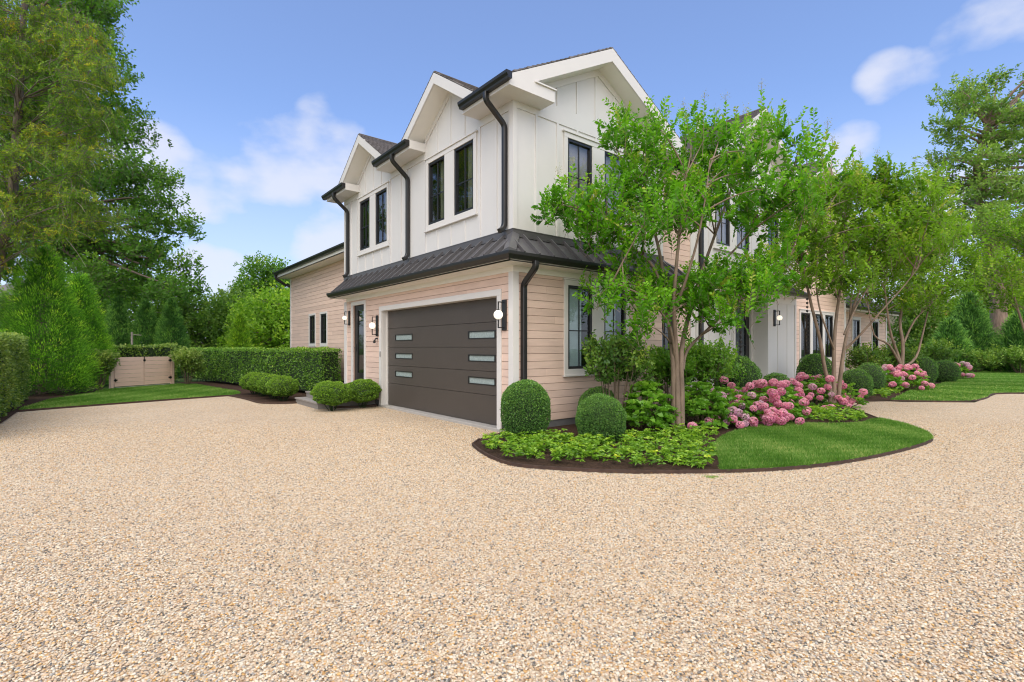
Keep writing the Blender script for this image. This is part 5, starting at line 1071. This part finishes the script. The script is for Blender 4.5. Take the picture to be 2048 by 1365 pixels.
def pan(label, *a, **k): return shrub('panicle_hydrangea', label, 'shrub', PG, *a, **k)
pan('leggy panicle hydrangea with bare stems under the ground floor windows', 1232, 8.95, 1.45, 1.90, 'pani', .095, 420, 9, zb=.75, clumps=15)
pan('panicle hydrangea behind the first crape myrtle trunk', 1335, 10.1, 1.25, 1.80, 'hyd', .09, 330, 9, zb=.35, clumps=13)
pan('broad panicle hydrangea right of the first crape myrtle', 1405, 10.8, 1.75, 1.92, 'hyd', .09, 480, 9, zb=.3, clumps=14)
pan('yellow-green panicle hydrangea below the low block windows', 1735, 19.5, 1.9, 1.85, 'pani', .12, 240, 8, zb=.2, clumps=14)
pan('dense panicle hydrangea behind the third crape myrtle', 1800, 21, 2.1, 1.9, 'pani', .12, 240, 8, zb=.2, clumps=14)
pan('pale-topped panicle hydrangea at the end of the row', 1868, 23.5, 2.0, 2.05, 'pani', .13, 240, 8, zb=.2, clumps=14)

# ================================================================== right background
CR = 'dark evergreens closing off the far lawn'
conifer('cedar_tree', 'dark bushy evergreen beside the ochre house', CR, 1938, 33, 5.0, 3.6, 'cedard', 190, 60, .26)
conifer('cedar_tree', 'low dark evergreen left of the thick trunk', CR, 1900, 31, 3.2, 2.8, 'cedard', 130, 55, .26)
conifer('cedar_tree', 'dark evergreen right of the thick trunk', CR, 2040, 31, 3.6, 3.4, 'cedard', 170, 60, .26)
conifer('cedar_tree', 'dark evergreen beyond the right edge of the lawn', CR, 2110, 30, 4.2, 3.6, 'cedard', 120, 50, .26)
for lb, px, dp, w_, h_ in [('rounded dark shrub left of the thick trunk at the back of the lawn', 1950, 30, 2.6, 1.7), ('spreading dark shrub below the thick trunk', 1998, 31, 2.4, 1.6), ('wide dark shrub at the right rear of the lawn', 2040, 29, 2.8, 1.9)]:
    shrub('dark_shrub', lb, 'shrub', 'dark shrubs along the back of the lawn', px, dp, w_, h_, 'forest', .17, 200, 8, zb=.15, clumps=12)
rg = 'trees closing off the view on the right'
bgtree('light green tree behind the thick trunk on the left side', 1955, 50, [(1880, 600), (1920, 560), (1990, 540), (2000, 715), (1880, 715)], 50, 1.8, .36, 'bright', 61, group=rg)
bgtree('light green tree behind the thick trunk on the right side', 2035, 48, [(1985, 560), (2030, 520), (2110, 530), (2120, 715), (1985, 715)], 60, 1.8, .36, 'bright', 62, group=rg)
bgtree('distant tree showing between the low block and the ochre house', 1845, 50, [(1800, 600), (1835, 575), (1872, 600), (1880, 715), (1800, 715)], 40, 2.0, .4, 'forest', 63, group=rg)
mb = MB(); a_, b_ = Vector((*at(1915, 37.5), 0)), Vector((*at(2120, 35), 0)); Lf = (b_-a_).length; dv = (b_-a_)/Lf; fe = empty('picket_fence', tuple(a_), 'low dark picket fence along the back of the far lawn', 'fence')
for k in range(int(Lf/.14)): p = a_+dv*k*.14; mb.box((p.x-.03, p.y-.03, 0), (p.x+.03, p.y+.03, .95))
mb.tube([tuple(a_+Vector((0, 0, .75))), tuple(b_+Vector((0, 0, .75)))], .035, 4); mb.tube([tuple(a_+Vector((0, 0, .25))), tuple(b_+Vector((0, 0, .25)))], .035, 4); mb.build('pickets', M['dark'], fe)

# ================================================================== ground cover, grass, weeds, pebbles
def scatter(poly, n):
    xs = [p[0] for p in poly]; ys = [p[1] for p in poly]; x = RNG.uniform(min(xs), max(xs), n); y = RNG.uniform(min(ys), max(ys), n)
    px = np.array([p[0] for p in poly]); py = np.array([p[1] for p in poly]); c = np.zeros(n, bool); j = len(poly)-1
    for i in range(len(poly)):
        m_ = ((py[i] > y) != (py[j] > y)) & (x < (px[j]-px[i])*(y-py[i])/(py[j]-py[i]+1e-12)+px[i]); c ^= m_; j = i
    return x[c], y[c]
LV = Leaves()
def pach(poly, dens, leaf=.062):
    xs = [p[0] for p in poly]; ys = [p[1] for p in poly]; x, y = scatter(poly, int(dens*(max(xs)-min(xs))*(max(ys)-min(ys))))
    keep = (np.sin(x*7.1+y*3.3)+np.sin(x*-4.7+y*8.9+1)+np.sin(x*13+y*11)*.6+RNG.normal(size=len(x))*.7) > -.75; x, y = x[keep], y[keep]
    for a, b in zip(x, y):
        hgt = .06+.11*RNG.random(); nl = RNG.integers(6, 10)
        for w_ in range(2):
            th = RNG.random()*6.28+np.arange(nl)*6.283/nl; D = np.stack([np.cos(th), np.sin(th), .30+.25*RNG.normal(size=nl)-.25*w_], 1)
            LV.add(np.tile([a, b, .035+hgt*(1-.35*w_)], (nl, 1)), D, leaf*(.8+.4*RNG.random(nl)), leaf*.42, .50-.22*w_+.16*RNG.normal()+.07*RNG.normal(size=nl))
pach([(4.55, 6.5), (4.27, 5.9), (4.15, 5.25), (4.38, 4.7), (4.75, 4.25), (5.15, 3.78), (5.72, 3.31), (6.32, 3.60), (6.92, 3.98), (7.75, 4.36), (8.3, 4.75), (8.2, 5.1), (7.0, 5.1), (6.4, 5.3), (5.9, 5.6), (5.6, 6.1), (5.3, 6.7)], 150)
pach([(9.6, 4.65), (10.5, 4.35), (11, 3.8), (11.7, 3.55), (12.3, 3.6), (13.0, 4.0), (13.4, 4.6), (12, 5), (10.8, 4.9)], 110)
pach([(17.4, 4.7), (19, 4.95), (21.5, 5.25), (26, 5.4), (26, 5.9), (20, 5.7), (17.6, 5.3)], 40, .09)
o = LV.build('ground_cover', F['pach'], None, fold=.15, droop=.15); tag(o, 'bright green pachysandra ground cover in the mulch beds', 'ground cover', None, 'stuff')
LV = Leaves()
def grass(poly, dens, h, w_, z0=.03):
    xs = [p[0] for p in poly]; ys = [p[1] for p in poly]; x, y = scatter(poly, int(dens*(max(xs)-min(xs))*(max(ys)-min(ys)))); n = len(x); D = rdir(n, 2.2)
    pt = .45+.12*np.sin(x*2.1+y*1.3)+.10*np.sin(x*5.3-y*4.1)+.06*np.sin(x*11+y*17)
    LV.add(np.stack([x, y, np.full(n, z0)], 1), D, h*(.6+.6*RNG.random(n)), w_, pt+.22*RNG.normal(size=n))
grass(ILAWN, 11000, .06, .007, .04); grass(LLAWN, 2400, .06, .010, .028); grass([p for p in RLAWN if p[0] < 43]+[(43, 7.1)] if False else [(17.288, 4.55), (18.0, 3.7), (18.691, 3.093), (20.5, 3.0), (22.3, 3.2), (23.0, 2.95), (23.52, 2.56), (26, 2.0), (42, 1.6), (42, 7.1), (38, 6.5), (32, 5.8), (26, 5.3), (22, 5.2)], 700, .07, .018, .028)
for px, py in ((1428, 957), (1421, 956)):
    x, y = gnd(px, py); n = 60; LV.add(np.stack([x+RNG.normal(size=n)*.035, y+RNG.normal(size=n)*.035, np.zeros(n)], 1), rdir(n, 1.2), .035, .006, .6+.1*RNG.normal(size=n))
tag(LV.build('grass', F['grass'], None, fold=.05, droop=.1), 'short green grass blades on the lawns', 'grass', None, 'stuff')

# ------------------------------------------------------------------ pea gravel stones lying on the near part of the driveway
def stone_mat():
    m, t, p, out = newmat('pebble_stone'); L = t.links; a = nd(t, 'ShaderNodeAttribute'); a.attribute_type = 'INSTANCER'; a.attribute_name = 'tone'
    r = ramp(t, GRAV, 'CONSTANT'); L.new(a.outputs['Fac'], r.inputs[0]); L.new(r.outputs[0], p.inputs['Base Color']); p.inputs['Roughness'].default_value = .6; return m
M['stone'] = stone_mat()
def pebbles():
    dens = 6400; xs, ys = [], []
    x = RNG.uniform(-10, 15, dens*25*16); y = RNG.uniform(-3, 13, len(x)); d = x*SN+y*CS; rr = x*CS-y*SN; R_ = np.hypot(x, y)
    k = (d > 1.0) & (np.abs(rr) < d*1.12+.8) & (RNG.random(len(x)) < np.clip((10.5-d)/5, 0, 1)) & (x < 5.5)
    px = np.array([q[0] for q in ISLC]); py = np.array([q[1] for q in ISLC]); c = np.zeros(len(x), bool); j = len(px)-1
    for i in range(len(px)):
        c ^= ((py[i] > y) != (py[j] > y)) & (x < (px[j]-px[i])*(y-py[i])/(py[j]-py[i]+1e-12)+px[i]); j = i
    k = ((d > 1.0) & (np.abs(rr) < d*1.12+.8) & (RNG.random(len(x)) < np.clip((10.5-d)/5, 0, 1))) & ~c & ~((x > 5.5) & (y > 6.9))
    x, y = x[k], y[k]; n = len(x); me = bpy.data.meshes.new('gravel_stones'); me.vertices.add(n)
    me.vertices.foreach_set('co', np.stack([x, y, .002+.006*RNG.random(n)], 1).ravel().astype('f4'))
    for nm, v in (('tone', RNG.random(n)), ('size', .0048+.0036*RNG.random(n)**2+.003*(RNG.random(n) > .985)), ('turn', RNG.random(n)*6.28)):
        me.attributes.new(nm, 'FLOAT', 'POINT').data.foreach_set('value', v.astype('f4'))
    o = link('gravel_stones', me, None); tag(o, 'cream, tan and grey pea gravel stones covering the driveway', 'gravel', None, 'stuff')
    ng = bpy.data.node_groups.new('scatter_stones', 'GeometryNodeTree'); ng.interface.new_socket('Geometry', in_out='INPUT', socket_type='NodeSocketGeometry'); ng.interface.new_socket('Geometry', in_out='OUTPUT', socket_type='NodeSocketGeometry')
    gi, go = ng.nodes.new('NodeGroupInput'), ng.nodes.new('NodeGroupOutput'); pobs = []
    jn = ng.nodes.new('GeometryNodeGeometryToInstance')
    for i in range(3):
        po = ng.nodes.new('GeometryNodeMeshIcoSphere'); po.inputs['Radius'].default_value = 1; po.inputs['Subdivisions'].default_value = 1 if False else 2
        tf = ng.nodes.new('GeometryNodeTransform'); tf.inputs['Scale'].default_value = [(1.1, .8, .62), (.95, .95, .7), (1.2, .7, .55)][i]; ng.links.new(po.outputs[0], tf.inputs[0])
        sp = ng.nodes.new('GeometryNodeSetPosition'); nz = ng.nodes.new('ShaderNodeTexNoise'); nz.inputs['Scale'].default_value = 1.1+.3*i
        vs = ng.nodes.new('ShaderNodeVectorMath'); vs.operation = 'SUBTRACT'; vs.inputs[1].default_value = (.5, .5, .5); ng.links.new(nz.outputs['Color'], vs.inputs[0])
        v2 = ng.nodes.new('ShaderNodeVectorMath'); v2.operation = 'SCALE'; v2.inputs['Scale'].default_value = .7; ng.links.new(vs.outputs[0], v2.inputs[0])
        ng.links.new(tf.outputs[0], sp.inputs[0]); ng.links.new(v2.outputs[0], sp.inputs['Offset'])
        sm_ = ng.nodes.new('GeometryNodeSetMaterial'); sm_.inputs['Material'].default_value = M['stone']; ng.links.new(sp.outputs[0], sm_.inputs[0]); ng.links.new(sm_.outputs[0], jn.inputs[0])
    ip = ng.nodes.new('GeometryNodeInstanceOnPoints'); ip.inputs['Pick Instance'].default_value = True
    def na(nm): a = ng.nodes.new('GeometryNodeInputNamedAttribute'); a.data_type = 'FLOAT'; a.inputs[0].default_value = nm; return a.outputs[0]
    ng.links.new(gi.outputs[0], ip.inputs['Points']); ng.links.new(jn.outputs[0], ip.inputs['Instance']); ng.links.new(na('size'), ip.inputs['Scale'])
    cx = ng.nodes.new('ShaderNodeCombineXYZ'); ng.links.new(na('turn'), cx.inputs[2]); ng.links.new(cx.outputs[0], ip.inputs['Rotation'])
    ng.links.new(ip.outputs[0], go.inputs[0]); md = o.modifiers.new('stones', 'NODES'); md.node_group = ng
pebbles()

LV = Leaves(); n = 140; i_ = RNG.integers(0, 60, n); ed = np.array(smooth_poly(ISL[:20], 2, closed=False)); i_ = RNG.integers(0, len(ed), n)
P = ed[i_]+RNG.normal(size=(n, 2))*.30; k = ~(np.array([inpoly(a, b, ISLC) for a, b in P])); P = P[k]; n = len(P)
LV.add(np.stack([P[:, 0], P[:, 1], np.full(n, .016)], 1), unit(np.stack([RNG.normal(size=n), RNG.normal(size=n), .12*RNG.normal(size=n)], 1)), .03*(.6+.7*RNG.random(n)), .014, .2+.8*RNG.random(n))
F['litter'] = foliage('dry_litter_petal', [(0, (.10, .05, .025)), (.6, (.22, .13, .05)), (1, (.30, .26, .08))], .8, .1, .1)
tag(LV.build('leaf_litter', F['litter'], None), 'dry fallen leaves and bark crumbs scattered along the bed edge', 'leaf litter', None, 'stuff')
